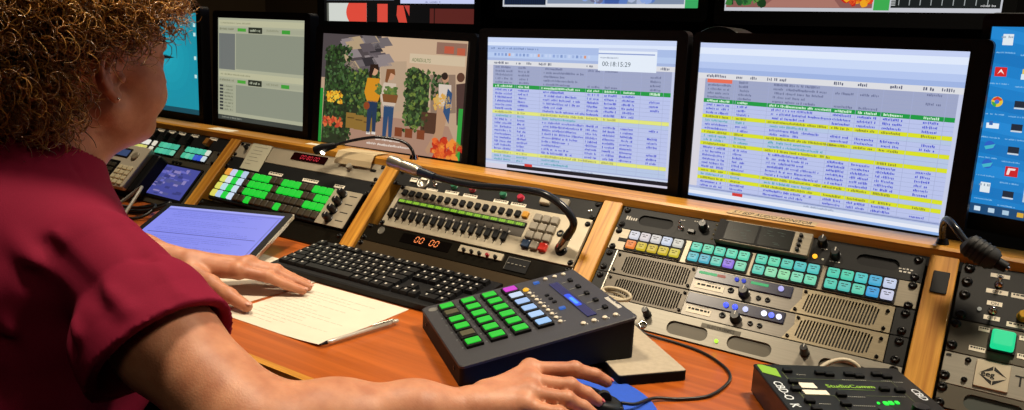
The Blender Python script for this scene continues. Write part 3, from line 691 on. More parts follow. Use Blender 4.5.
# ---- playlist on the two big monitors
def playlist(W, H, spec, top, pitch, popup, mark):
    s = Scr(W, H)
    s.rect(0, 0, 1, 1, '#b4bfe2', 0)
    bands = [(0, 0.03, '#c4d0f2'), (0.03, 0.07, '#dfe9fb'), (0.07, 0.12, '#c9d8f6'), (0.12, 0.16, '#b4c6ee'), (0.16, top - 0.035, '#9fb4e2')] if not popup else [(0, 0.035, '#c9d6f4'), (0.035, 0.06, '#dbe6fa'), (0.06, 0.11, '#a9bde6'), (0.11, 0.15, '#b6caee'), (0.15, top - 0.035, '#a4b6df')]
    for t0, t1, hx in bands: s.rect(0, t0, 1, t1, hx, 1)
    s.rect(0, top - 0.035, 1, top, '#dcdde2', 1); s.rect(0, top, 0.035, 0.93, '#d5d3dd', 1)
    for a, w in ((0.04, 0.09), (0.17, 0.03), (0.23, 0.03), (0.30, 0.08), (0.56, 0.04), (0.64, 0.05), (0.76, 0.05), (0.87, 0.04), (0.93, 0.05)): s.words(a, a + w, top - 0.028, 0.02, '#555b74', 2)
    if popup: s.words(0.02, 0.30, 0.072, 0.016, '#6a80b0', 2, 0.6)
    for i in range(26 if popup else 0): s.rect(0.04 + i * 0.021, 0.115, 0.052 + i * 0.021, 0.135, random.choice(('#8fa6da', '#c3d2f2', '#9fb4e0', '#d99a80', '#7f97cc')), 2)
    t = top
    for i, kind in enumerate(spec):
        t1 = t + pitch
        bg = {'g': '#9ea6c6', 'G': '#1f9a45', 'l': '#b9c3ea', 'Y': '#d9e02a', 'y': '#e0e47c', 'c': '#b5c6e4'}[kind]
        s.rect(0.035, t, 0.985, t1, bg, 2)
        ink = {'g': '#6b7296', 'G': '#d6f5dd', 'l': '#4c55cc', 'Y': '#8b8a30', 'y': '#a0a060', 'c': '#4fa0b4'}[kind]
        h = pitch * 0.62; tt = t + pitch * 0.2
        s.words(0.05, 0.155, tt, h, ink, 4, 0.2); s.words(0.185, 0.185 + random.uniform(0.04, 0.07), tt, h, ink, 4, 0.2)
        if kind in 'glc': s.words(0.33, 0.33 + random.uniform(0.1, 0.24), tt, h, ink, 4, 0.25)
        else: s.words(0.32, 0.32 + random.uniform(0.2, 0.3), tt, h, ink, 4, 0.2)
        if kind != 'c':
            if kind in 'lG' or random.random() < 0.5: s.words(0.57, 0.64, tt, h, ink, 4, 0.1); s.words(0.66, 0.73, tt, h, ink, 4, 0.1)
            if kind in 'lGY': s.words(0.75, 0.82, tt, h, ink, 4, 0.1)
            if random.random() < 0.6: s.words(0.885, 0.94, tt, h, ink, 4, 0.1)
        s.rect(0.035, t1 - pitch * 0.06, 0.985, t1, '#98a2c8' if kind != 'G' else '#18803a', 3)
        t = t1
    for a in (0.165, 0.175, 0.31, 0.56, 0.65, 0.74, 0.84, 0.95): s.rect(a, top, a + 0.0015, t, '#a3acd2', 5)
    s.rect(0.985, top, 1, 0.93, '#c4cbe6', 3)
    s.rect(0, t, 1, 0.945, '#aab6dc', 2); s.rect(0, 0.945, 1, 0.962, '#c9d4ea', 3); s.words(0.5, 0.62, 0.948, 0.012, '#8d99b8', 4)
    if popup:
        s.rect(0, 0.962, 1, 1, '#d3cfe0', 3); s.rect(0.13, 0.957, 1, 0.985, '#141824', 4)
        s.rect(0.62, 0.055, 0.91, 0.215, '#e3ecf8', 6); s.rect(0.62, 0.055, 0.91, 0.075, '#c6d2ee', 7); s.rect(0.62, 0.092, 0.90, 0.10, '#8a9cd0', 7); s.words(0.63, 0.73, 0.118, 0.012, '#8c98b4', 7)
        s.text('00:18:15:29', 0.64, 0.182, 0.0125, '#4a5a66', 8, 1.0)
    else:
        s.rect(0, 0.962, 1, 0.985, '#e4e8f4', 3); s.rect(0, 0.985, 1, 1, '#8fb0e4', 4); s.rect(0.05, 0.935, 0.985, 0.938, '#5a6aa8', 4)
    s.rect(mark, 0.940, mark + 0.045, 0.960, '#d23a34', 6)
    return s
M3 = playlist(0.4007, 0.2671, 'gggggGllllllyclllllllllycc', 0.205, 0.0282, True, 0.235)
monitor('computer monitor showing rundown list with small clock window, right of the market picture', -0.1196, 0.085, 0.0163, 2.26, -0.14, 1.16, 0.4007, 0.2671, M3, bl=0.020, br=0.020)
M4 = playlist(0.4157, 0.2735, 'gggggGlllYcllYccYllllllYcYll', 0.225, 0.0252, False, 0.20)
M4.rect(0.045, 0.225, 0.155, 0.249, '#e87058', 7)
for a0, t0, hx in ((0.05, 0.75, '#ffffff'),): pass
monitor('large computer monitor showing yellow striped rundown list, nearest on the right before the blue desktop', 0.3243, 0.085, 0.0147, -5.0, -0.57, 0.38, 0.4157, 0.2735, M4, bl=0.013, br=0.028, deep=0.016)
# ---- blue desktop at the right edge
s = Scr(0.42, 0.2763)
s.rect(0, 0, 1, 1, '#1d7fc8', 0); 
for i in range(8): s.poly([(0, i * 0.12), (1, 0.3 + i * 0.09), (1, 0.36 + i * 0.09), (0, i * 0.12 + 0.06)], ('#2488d2', '#1a76be')[i % 2], 1)
s.rect(0.165, 0.16, 1, 0.90, '#cfe0ec', 3); s.rect(0.165, 0.16, 1, 0.20, '#e8eef2', 4); s.rect(0.165, 0.86, 1, 0.90, '#b9c6d2', 4); s.words(0.19, 0.8, 0.875, 0.014, '#75808c', 5)
class _Ic:
    def __init__(q, s, a, t, k=0.56): q.s, q.a, q.t, q.k = s, a, t, k
    def m(q, a, t): return q.a + (a - q.a) * q.k, q.t + (t - q.t) * q.k
    def rect(q, a0, t0, a1, t1, *r): (a0, t0), (a1, t1) = q.m(a0, t0), q.m(a1, t1); q.s.rect(a0, t0, a1, t1, *r)
    def poly(q, p, *r): q.s.poly([q.m(*x) for x in p], *r)
    def disc(q, a, t, r, *x): q.s.disc(a, t, r * q.k, *x)
    def words(q, *x): q.s.words(*x)
desk_ = s
def icon(a, t, kind):
    s = _Ic(desk_, a, t)
    if kind == 'pdf': s.rect(a - 0.035, t - 0.035, a + 0.03, t + 0.05, '#d42a2a', 3); s.poly([(a - 0.02, t + 0.03), (a - 0.002, t - 0.02), (a + 0.018, t + 0.03), (a - 0.002, t + 0.005)], '#f4e8e8', 4)
    elif kind == 'ring':
        s.disc(a, t, 0.032, '#e6c23a', 3); s.poly([(a - 0.03, t - 0.02), (a, t - 0.05), (a + 0.03, t - 0.02), (a, t)], '#d6402e', 4); s.poly([(a - 0.032, t), (a, t + 0.01), (a - 0.004, t + 0.05), (a - 0.02, t + 0.04)], '#3aa64c', 4); s.disc(a, t, 0.013, '#3d74d8', 5)
    elif kind == 'blue': s.disc(a, t, 0.030, '#2d62c4', 3); s.poly([(a - 0.03, t + 0.01), (a + 0.03, t - 0.02), (a + 0.02, t + 0.02), (a - 0.02, t + 0.04)], '#46b6c8', 4)
    elif kind == 'red': s.rect(a - 0.035, t - 0.045, a + 0.035, t + 0.05, '#c8262c', 3); s.poly([(a - 0.02, t - 0.03), (a + 0.022, t - 0.03), (a + 0.018, t - 0.012), (a - 0.006, t - 0.01), (a - 0.012, t + 0.035), (a - 0.026, t + 0.035)], '#f2dada', 4)
    elif kind == 'doc': s.rect(a - 0.028, t - 0.05, a + 0.028, t + 0.05, '#dfe8ee', 3); s.words(a - 0.02, a + 0.02, t - 0.02, 0.014, '#8fa0b0', 4)
    elif kind == 'folder': s.rect(a - 0.026, t - 0.045, a + 0.028, t + 0.045, '#e2c862', 3); s.rect(a - 0.03, t, a - 0.005, t + 0.05, '#d8e8f2', 4)
    elif kind == 'dark': s.rect(a - 0.03, t - 0.03, a + 0.03, t + 0.04, '#222c3a', 3); s.rect(a - 0.03, t + 0.03, a + 0.03, t + 0.045, '#c8d4e0', 4)
    elif kind == 'pale': s.rect(a - 0.035, t - 0.02, a + 0.035, t + 0.03, '#e4eef6', 3); s.rect(a - 0.02, t - 0.04, a, t, '#3a6ab0', 4)
    s.words(a - 0.03, a + 0.03, t + 0.062, 0.008, '#8cc0e8', 4)
for a, t, k in ((0.075, 0.065, 'doc'), (0.18, 0.075, 'pale'), (0.065, 0.225, 'pdf'), (0.175, 0.235, 'folder'), (0.065, 0.385, 'ring'), (0.165, 0.39, 'dark'), (0.06, 0.51, 'pale'), (0.165, 0.51, 'dark'), (0.06, 0.62, 'blue'), (0.165, 0.63, 'dark'), (0.06, 0.72, 'blue'), (0.17, 0.745, 'red'), (0.065, 0.85, 'doc'), (0.17, 0.87, 'dark')): icon(a * 0.70, t, k)
s.rect(0, 0.945, 1, 1, '#1f4a74', 3)
for a, hx in ((0.03, '#cfe2f0'), (0.075, '#b8d0e2'), (0.12, '#a8c6dc'), (0.165, '#d6a93a')): s.rect(a - 0.010, 0.96, a + 0.010, 0.985, hx, 5)
s.words(0.19, 0.45, 0.963, 0.018, '#9fbbd0', 5)
monitor('computer monitor with blue desktop and icons, cut by the right edge', 0.7617, 0.060, 0.0519, -13.84, -6.34, 0.1, 0.42, 0.2763, s, bl=0.012, deep=0.018)
# ---- grey window monitor
s = Scr(0.3499, 0.2691); g0 = '#8f9480'
s.rect(0, 0, 1, 1, '#a9ab92', 0)
for t0 in (0.02, 0.52):
    s.rect(0.01, t0, 0.99, t0 + 0.055, '#b8b798', 1); s.rect(0.01, t0 + 0.07, 0.99, t0 + 0.11, '#a3a58e', 1)
    s.rect(0.24, t0 + 0.075, 0.34, t0 + 0.105, '#4aa038', 2); s.rect(0.37, t0 + 0.062, 0.53, t0 + 0.118, '#2b3026', 2); s.rect(0.75, t0 + 0.075, 0.84, t0 + 0.110, '#3f9a38', 2)
    s.words(0.39, 0.52, t0 + 0.078, 0.026, '#aeb49c', 3); s.words(0.02, 0.20, t0 + 0.075, 0.022, '#77795f', 2); s.words(0.58, 0.72, t0 + 0.075, 0.022, '#8b8d74', 2); s.words(0.03, 0.4, t0 + 0.02, 0.016, '#8a8a6c', 2)
    s.rect(0.22, t0 + 0.125, 0.99, t0 + (0.47 if t0 < 0.3 else 0.40), '#8a8f7e', 2)
s.rect(0.01, 0.15, 0.21, 0.50, '#6f7370', 2); s.rect(0.01, 0.645, 0.21, 0.92, '#a1a48c', 2)
for i in range(8): s.rect(0.02, 0.655 + i * 0.033, 0.065, 0.675 + i * 0.033, '#34383a', 3); s.words(0.08, 0.19, 0.658 + i * 0.033, 0.018, '#6f7260', 3)
s.rect(0, 0.955, 1, 1, '#3f4440', 2); s.words(0.05, 0.3, 0.968, 0.018, '#8f9488', 3)
monitor('monitor with two stacked grey windows, between teal desktop and market picture', -1.054, 0.085, 0.0301, -1.7, 2.4, 0, 0.3499, 0.2691, s)
# ---- teal desktop behind her face
s = Scr(0.42, 0.2763); s.rect(0, 0, 1, 1, '#1a8fa4', 0)
for i in range(5): s.disc(0.72 - i * 0.02, 0.50 - i * 0.02, 0.24 - 0.04 * i, ('#1b90a6', '#1c94a9', '#1e98ad', '#209cb0', '#22a0b4')[i], 1 + i, n=28)
for t in (0.10, 0.19, 0.42, 0.60): s.rect(0.955, t, 0.98, t + 0.035, '#bfe0de', 7)
s.rect(0, 0.95, 1, 1, '#174a58', 7)
monitor('monitor with plain teal desktop partly hidden behind her face', -1.5035, 0.085, 0.0324, -1.5, 0.6, 0, 0.42, 0.2763, s)
# ---- flower market picture
W, H = 0.4134, 0.2584
s = Scr(W, H); s.rect(0, 0, 1, 1, '#b79a80', 0)
s.rect(0, 0, 0.42, 0.40, '#4e4648', 1); s.rect(0.42, 0, 1, 0.55, '#c4a78a', 1)
for i in range(26):
    a = random.uniform(0, 0.40); t = random.uniform(0, 0.28); s.poly([(a, t), (a + 0.08, t - 0.02), (a + 0.12, t + 0.05), (a + 0.03, t + 0.07)], random.choice(('#6e6668', '#8a7f80', '#332f33', '#b19a7a', '#5d5458')), 2 + i % 3)
s.poly([(0, 1), (1, 1), (0.9, 0.72), (0.55, 0.70), (0.2, 0.72)], '#a5806c', 2)
def leaves(a0, t0, a1, t1, n, cols, l=4, r=0.0105):
    for i in range(int(n * 4.2)): s.disc(random.uniform(a0, a1), random.uniform(t0, t1), r * random.uniform(0.5, 1.2), random.choice(cols), l + i % 3, n=7, jag=0.45)
GR = ('#20301c', '#2c4622', '#385428', '#182414', '#46623a', '#2a3a20'); GB = ('#56703a', '#6e8038', '#4a6630')
s.poly([(0.03, 0.16), (0.12, 0.10), (0.22, 0.34), (0.42, 0.32), (0.45, 0.72), (0.24, 0.80), (0.20, 1.0), (0.02, 1.0)], '#26301f', 3); s.poly([(0.61, 0.30), (0.68, 0.25), (0.76, 0.32), (0.76, 0.74), (0.62, 0.76)], '#26331f', 3); s.poly([(0.42, 0.22), (0.60, 0.20), (0.62, 0.62), (0.46, 0.68)], '#b39a80', 3); s.poly([(0.76, 0.30), (0.92, 0.28), (0.94, 0.60), (0.78, 0.64)], '#8c7462', 3)
leaves(0.03, 0.10, 0.22, 0.50, 60, GR); leaves(0.03, 0.45, 0.24, 0.95, 70, GR); leaves(0.20, 0.30, 0.42, 0.62, 70, GR + GB); leaves(0.28, 0.58, 0.44, 0.76, 36, GB + GR); leaves(0.60, 0.26, 0.76, 0.80, 80, GR + GB); leaves(0.78, 0.28, 0.88, 0.5, 18, GR)
leaves(0.05, 0.52, 0.17, 0.62, 16, ('#e0a82a', '#d88a1e', '#e8c040'), 8, 0.009); leaves(0.03, 0.76, 0.17, 0.84, 16, ('#b8402a', '#d06a3a'), 8, 0.009); leaves(0.80, 0.46, 0.90, 0.58, 16, ('#d4a04a', '#caa860'), 8, 0.010)
for a in (0.20, 0.26, 0.32): s.rect(a, 0.66 + a * 0.2, a + 0.07, 0.82 + a * 0.1, '#8a6a30', 7); s.rect(a + 0.01, 0.70 + a * 0.2, a + 0.06, 0.71 + a * 0.2, '#5a4220', 8)
for a in (0.62, 0.70, 0.55): s.rect(a, 0.78, a + 0.05, 0.86, '#7a3c22', 7)
s.rect(0.72, 0.62, 0.84, 0.80, '#4e3224', 6)
def woman(a, t, top, legs, hair, hgt=0.5):
    s.disc(a, t, 0.026, '#c89878', 9, n=12, sy=1.1); s.poly([(a - 0.03, t - 0.05), (a + 0.025, t - 0.055), (a + 0.032, t), (a + 0.0, t - 0.02), (a - 0.02, t + 0.07), (a - 0.036, t + 0.06)], hair, 10)
    s.poly([(a - 0.045, t + 0.07), (a + 0.04, t + 0.07), (a + 0.05, t + 0.22), (a + 0.035, t + 0.28), (a - 0.04, t + 0.28), (a - 0.062, t + 0.20)], top, 9)
    s.poly([(a - 0.035, t + 0.27), (a + 0.035, t + 0.27), (a + 0.03, t + 0.55), (a + 0.008, t + 0.55), (a, t + 0.36), (a - 0.01, t + 0.56), (a - 0.034, t + 0.56)], legs, 9)
    s.rect(a - 0.034, t + 0.55, a - 0.005, t + 0.575, '#d8cfc4', 9); s.rect(a + 0.005, t + 0.545, a + 0.032, t + 0.57, '#d8cfc4', 9)
woman(0.385, 0.30, '#d08a1e', '#1e3450', '#2a1a14'); woman(0.50, 0.33, '#c9b7a4', '#27466a', '#7a4a2a')
leaves(0.46, 0.44, 0.55, 0.52, 14, GB, 11, 0.010); s.poly([(0.45, 0.50), (0.56, 0.50), (0.55, 0.57), (0.46, 0.57)], '#7a4c28', 14); s.disc(0.345, 0.62, 0.022, '#8a4020', 11); leaves(0.405, 0.42, 0.44, 0.5, 6, GB, 12, 0.009)
s.disc(0.86, 0.32, 0.022, '#b88a6c', 9); s.disc(0.855, 0.30, 0.02, '#2a1c18', 10); s.poly([(0.82, 0.37), (0.90, 0.37), (0.91, 0.56), (0.83, 0.56)], '#d0c2b4', 9); s.poly([(0.88, 0.40), (0.91, 0.44), (0.90, 0.70), (0.86, 0.60)], '#2b4c74', 10); s.poly([(0.82, 0.55), (0.90, 0.55), (0.86, 0.85), (0.78, 0.98), (0.76, 0.95), (0.82, 0.78)], '#b08868', 9)
s.poly([(0.93, 0.36), (1, 0.34), (1, 0.72), (0.95, 0.70)], '#4a3430', 8); s.disc(0.955, 0.30, 0.025, '#5a3a2c', 9)
s.rect(0.62, 0.13, 0.975, 0.21, '#cdb99c', 6); s.text('ADRESULTS', 0.635, 0.197, 0.0115, '#4f6a38', 7, 0.85)
s.rect(0.79, 0.02, 0.98, 0.12, '#8e6a5a', 5); s.rect(0.84, 0.05, 0.90, 0.11, '#b8563e', 6); s.rect(0.92, 0.06, 0.97, 0.12, '#b85a40', 6)
leaves(0.82, 0.84, 0.985, 1.0, 24, ('#c23a1c', '#e0642a', '#e88a34', '#b02818'), 12, 0.020)
s.rect(0.0, 0.50, 0.022, 1, '#1f8a34', 13); s.rect(0.958, 0.56, 0.985, 1, '#2a9a3a', 13); s.rect(0.985, 0, 1, 1, '#1a1412', 13)
s.words(0.42, 0.60, 0.895, 0.022, '#e4d8cc', 13); s.words(0.36, 0.68, 0.94, 0.022, '#e4d8cc', 13)
PIC = monitor('monitor showing flower market picture with women carrying plants, behind the small lit lamp', -0.6075, 0.085, 0.0124, 4.77, 4.35, -0.44, W, H, s, bl=0.020, br=0.016)
# ---- multiview displays above
RK = Vector((-0.2, 0.58, SHELF))
rack = thing('display_rack', 'black frame carrying the upper displays behind the desk monitors', 'rack', RK)
mb = MB(RK); mb.box(-1.36, 1.35, 0.575, 0.595, SHELF, ZL + 0.80); mb.build('backboard', M['black'], rack)
for x in (-1.34, -0.63, 0.0, 0.62, 1.31): mb = MB(RK); mb.rbox(x - 0.02, x + 0.02, 0.595, 0.62, SHELF, ZL + 0.80, 0.004); mb.build('upright', M['black'], rack)
def display(label, x0, x1, zb, Hh, draw, y=0.5):
    W = x1 - x0; s = Scr(W, Hh); draw(s)
    monitor(label, (x0 + x1) / 2, y, zb, 0, 0, 0.5, W, Hh, s, bl=0.022, br=0.022, bt=0.022, bb=0.03, name='multiview_display', cat='display', stand=False, deep=0.05, foot=ZL + zb)
def drawA(s):
    s.rect(0, 0, 1, 1, '#0b0d12', 0); s.rect(0, 0.93, 0.94, 1, '#c9cdd4', 1); s.rect(0.008, 0.93, 0.245, 0.985, '#11182a', 2); s.rect(0.255, 0.5, 0.935, 0.985, '#7f8da6', 2); s.rect(0.94, 0.5, 1, 1, '#3aa860', 2)
    for i in range(22): s.rect(0.012 + i * 0.0105, 0.90, 0.017 + i * 0.0105, 0.98, '#1d2c4a', 3)
    for i in range(40):
        a = random.uniform(0.40, 0.80); s.disc(a, random.uniform(0.86, 0.96), random.uniform(0.012, 0.03), random.choice(('#5a7ac0', '#8aa4dc', '#a9b4d2', '#3f5aa0', '#6a6a8a', '#c8a8a4')), 3 + i % 4, n=9)
    s.rect(0.25, 0.975, 0.94, 1, '#d6d8dc', 9); s.rect(0, 0.5, 0.25, 0.9, '#1d2636', 2)
def drawB(s):
    s.rect(0, 0, 1, 1, '#0b0d12', 0); s.rect(0, 0.5, 1, 1, '#c2c4cc', 1); s.rect(0.006, 0.5, 0.575, 0.978, '#8a5a54', 2); s.rect(0.58, 0.5, 0.635, 0.99, '#3aa84e', 2); s.rect(0.64, 0.5, 0.994, 0.975, '#131a1c', 2)
    for i in range(40): s.disc(random.uniform(0.01, 0.16), random.uniform(0.88, 0.955), 0.016, random.choice(('#20502a', '#3a7a38', '#183a1c', '#5a8a40')), 3 + i % 3, n=7, jag=0.4)
    for i in range(60): s.disc(random.uniform(0.46, 0.565), random.uniform(0.88, 0.955), 0.013, random.choice(('#d8401e', '#e8a020', '#c02018', '#e06a28')), 3 + i % 3, n=7, jag=0.3)
    s.poly([(0.16, 0.975), (0.46, 0.975), (0.42, 0.90), (0.22, 0.90)], '#a87468', 3); s.words(0.16, 0.42, 0.905, 0.02, '#d8c8c0', 8)
    for i in range(9): s.rect(0.665 + i * 0.036, 0.80, 0.668 + i * 0.036, 0.96, '#9aa0a0', 3); s.rect(0.640, 0.86 + i * 0.012, 0.655, 0.866 + i * 0.012, '#b8bcbc', 4)
    for i in range(60): a = 0.66 + i * 0.0054; s.rect(a, 0.80, a + 0.004, 0.87 + random.random() * 0.035, '#3f8a4a', 4)
    s.words(0.93, 0.985, 0.955, 0.012, '#c8c8c8', 5)
def drawC(s):
    s.rect(0, 0, 1, 1, '#0a0a0c', 0)
    s.rect(0.02, 0.45, 0.50, 0.842, '#aab6c8', 1); s.rect(0.54, 0.45, 1.0, 0.866, '#c4ccf0', 1); s.words(0.70, 0.80, 0.85, 0.012, '#8890b8', 2)
    s.rect(0.02, 0.865, 0.035, 1, '#5a5c54', 2); s.rect(0.035, 0.865, 0.31, 1, '#cfd3cc', 1)
    pts = [(0.31, 0.865), (0.31, 1.0), (0.185, 1.0)] + [(0.182 - 0.018 * math.sin(q / 8 * PI), 1.0 - 0.135 * q / 8) for q in range(1, 9)]
    s.poly(pts, '#dd4a3a', 3); s.rect(0.385, 0.87, 0.455, 1, '#d84a3c', 2); s.poly([(0.52, 0.88), (0.56, 0.88), (0.585, 1.0), (0.53, 1.0), (0.515, 0.95)], '#cf4638', 2); s.poly([(0.565, 0.88), (0.60, 0.88), (0.60, 0.955)], '#b84038', 2)
    s.rect(0.73, 0.90, 1.0, 1, '#5a2420', 2); s.rect(0.755, 0.90, 0.762, 1, '#2a1210', 3)
display('wide multiview display with blue people scene, above the clock window rundown monitor', -0.579, -0.043, 0.3615, 0.34, drawA)
display('wide multiview display with garden tile and level bars, above the yellow striped monitor', 0.018, 0.545, 0.3620, 0.34, drawB)
display('multiview display with white and red tiles, above the flower market monitor', -1.248, -0.670, 0.309, 0.40, drawC)
# ================================================================== things on the desk
def world_mb(base, T=None):
    mb = MB(base); mb.T = T; return mb
def T2(x, y, z, yaw, tilt=0.0):
    return Matrix.Translation((x, y, z)) @ Matrix.Rotation(yaw, 4, 'Z') @ Matrix.Rotation(tilt, 4, 'X')
# -- keyboard
yaw = math.radians(1.5); KX, KY = -0.528, -0.322
T = T2(KX, KY, DESK + 0.0004, yaw); kb0 = T @ Vector((0.21, 0.07, 0)); kb = thing('keyboard', 'black computer keyboard between the papers and the orange counter', 'keyboard', kb0)
def kz(y): return 0.012 + 0.016 * y / 0.138
mb = world_mb(kb0, T)
prof = [(0, 0.002), (0, 0.011), (0.003, 0.013), (0.135, kz(0.135) + 0.001), (0.138, kz(0.138) - 0.002), (0.138, 0.012), (0.110, 0.002)]
n = len(prof); vs = [(x, y, z) for x in (0, 0.432) for y, z in prof]
mb.add(vs, [(i, i + n, (i + 1) % n + n, (i + 1) % n) for i in range(n)] + [tuple(reversed(range(n))), tuple(range(n, 2 * n))]); mb.build('case', M['black'], kb)
for x in (0.02, 0.385): mb = world_mb(kb0, T); mb.box(x, x + 0.02, 0.02, 0.028, 0, 0.003); mb.box(x, x + 0.02, 0.118, 0.128, 0, 0.013); mb.build('foot', M['rubber'], kb)
rows = [(0.1185, [0, 2, 3, 4, 5, 6.5, 7.5, 8.5, 9.5, 11, 12, 13, 14, 15.25, 16.25, 17.25, 18.5, 19.5, 20.5, 21.5], None),
        (0.0960, [0, 1, 2, 3, 4, 5, 6, 7, 8, 9, 10, 11, 12, (13, 2), 15.25, 16.25, 17.25, 18.5, 19.5, 20.5, 21.5], None),
        (0.0775, [(0, 1.5), 1.5, 2.5, 3.5, 4.5, 5.5, 6.5, 7.5, 8.5, 9.5, 10.5, 11.5, 12.5, (13.5, 1.5), 15.25, 16.25, 17.25, 18.5, 19.5, 20.5, 21.5], None),
        (0.0590, [(0, 1.75), 1.75, 2.75, 3.75, 4.75, 5.75, 6.75, 7.75, 8.75, 9.75, 10.75, 11.75, (12.75, 2.25), 18.5, 19.5, 20.5], None),
        (0.0405, [(0, 2.25), 2.25, 3.25, 4.25, 5.25, 6.25, 7.25, 8.25, 9.25, 10.25, 11.25, (12.25, 2.75), 16.25, 18.5, 19.5, 20.5], None),
        (0.0220, [(0, 1.25), (1.25, 1.25), (2.5, 1.25), (3.75, 6.25), (10, 1.25), (11.25, 1.25), (12.5, 1.25), (13.75, 1.25), 15.25, 16.25, 17.25, (18.5, 2), 20.5], None)]
PITCH = 0.0180; KR = T.to_3x3() @ Matrix.Rotation(math.atan(0.016 / 0.138), 3, 'X'); nk = 0; rest = MB(); rest.off = Vector((0, 0, 0))
kpr = {}
def cap(mb, w, d, marks):
    h = 0.0075
    vs = [(-w / 2, -d / 2, 0), (w / 2, -d / 2, 0), (w / 2, d / 2, 0), (-w / 2, d / 2, 0)]
    a, b = w / 2 - 0.0016, d / 2 - 0.0016
    top = [(-a, -b, h - 0.0006), (a, -b, h - 0.0006), (a, b, h), (-a, b, h)]
    mb.add(vs + top, [(0, 3, 2, 1), (4, 5, 6, 7), (0, 1, 5, 4), (1, 2, 6, 5), (2, 3, 7, 6), (3, 0, 4, 7)], 0)
    if marks: mb.box(-a * 0.5, -a * 0.5 + 0.0030, b * 0.0, b * 0.62, h - 0.0001, h + 0.0002, 1)
for y, ks, _ in rows:
    for k in ks:
        c, w = k if isinstance(k, tuple) else (k, 1)
        x = 0.010 + (c + w / 2) * PITCH; pos = T @ Vector((x, y, kz(y) + 0.0005))
        nk += 1
        if nk <= 100 or True:
            key = w
            if key not in kpr:
                mb = MB(); cap(mb, w * PITCH - 0.0012, 0.0170, w < 3); o = mb.build('key', [M['black'], M['print']], kb); kpr[key] = o
            else:
                o = kpr[key].copy(); COL.objects.link(o); o.parent = kb
            o.location = pos - kb0; o.rotation_euler = KR.to_euler()
mb = world_mb(kb0, T); mb.tube(spline([(0.20, 0.137, 0.012), (0.21, 0.150, 0.004), (0.24, 0.152, 0.0026), (0.27, 0.156, 0.0026), (0.30, 0.150, 0.0022), (0.33, 0.140, 0.0022)], 8), 0.0020, 8); mb.build('cable', M['cable'], kb, True)
# -- paper sheets
def sheet(label, x0, y0, w, h, yaw, z, curl=0.0, lines=0, group=None):
    base = Vector((x0 + w / 2, y0 + h / 2, z)); T = T2(x0, y0, z, yaw)
    t = thing('paper_sheet', label, 'paper', base)
    mb = world_mb(base, T); nx, ny = 10, 12; th = 0.0004
    def hz(a, b): return curl * max(0.0, (a - 0.55)) ** 2 * max(0, 0.5 - b) * 4
    vs = []
    for k in range(2):
        for j in range(ny + 1):
            for i in range(nx + 1): a, b = i / nx, j / ny; vs.append((a * w, b * h, hz(a, b) + (th if k else 0)))
    fs = []; q = (nx + 1) * (ny + 1)
    for j in range(ny):
        for i in range(nx): p = j * (nx + 1) + i; fs.append((q + p, q + p + 1, q + p + nx + 2, q + p + nx + 1)); fs.append((p, p + nx + 1, p + nx + 2, p + 1))
    mb.add(vs, fs, 0)
    if lines:
        for i in range(lines):
            y = h * (0.94 - 0.88 * i / lines); x = w * 0.09
            if random.random() < 0.15: continue
            end = w * random.uniform(0.3, 0.9)
            while x < end:
                d = random.uniform(0.006, 0.016); a, b = x / w, y / h
                mb.box(x, x + d, y, y + 0.0016, hz(a, b) + th + 0.0001, hz(a, b) + th + 0.0002, 1); x += d + 0.003
    mb.build('page', [M['paper'], mat('faint_print', '#bcb2a2', 0.9)], t)
    return t
sheet('white paper sheet under her left hand, nearest the tablet', -0.625, -0.522, 0.212, 0.260, math.radians(-1.5), DESK + 0.0002, 0, 14)
sheet('printed white paper sheet in front of the keyboard, under the pen', -0.399, -0.521, 0.2145, 0.2000, math.radians(1.0), DESK + 0.0002, 0.010, 16)
# -- pen
pb = Vector((-0.168, -0.449, DESK)); pen = thing('pen', 'silver and black pen lying along the right edge of the printed sheet', 'pen', pb)
Pa, Pb = Vector((-0.181, -0.522, DESK + 0.0062)), Vector((-0.158, -0.378, DESK + 0.0065)); d = (Pb - Pa)
mb = world_mb(pb); mb.tube([Pa + d * 0.10, Pa + d * 0.14, Pa + d * 0.9], [0.0028, 0.0032, 0.0032], 12); mb.build('barrel', mat('pen_clear_silver', '#c9c2b4', 0.2, 0.3), pen, True)
mb = world_mb(pb); mb.tube([Pa, Pa + d * 0.03, Pa + d * 0.10], [0.0005, 0.0012, 0.0028], 12); mb.build('tip', M['black'], pen, True)
mb = world_mb(pb); mb.tube([Pa + d * 0.9, Pa + d * 0.98, Pa + d], [0.0034, 0.0034, 0.002], 12); mb.build('cap_end', mat('pen_clear_silver', '#c9c2b4', 0.2, 0.3), pen, True)
mb = world_mb(pb); mb.tube([Pa + d * 0.93 + Vector((0.002, 0, 0.005)), Pa + d * 0.65 + Vector((0.002, 0, 0.006))], 0.0010, 6); mb.build('clip', M['chrome'], pen)
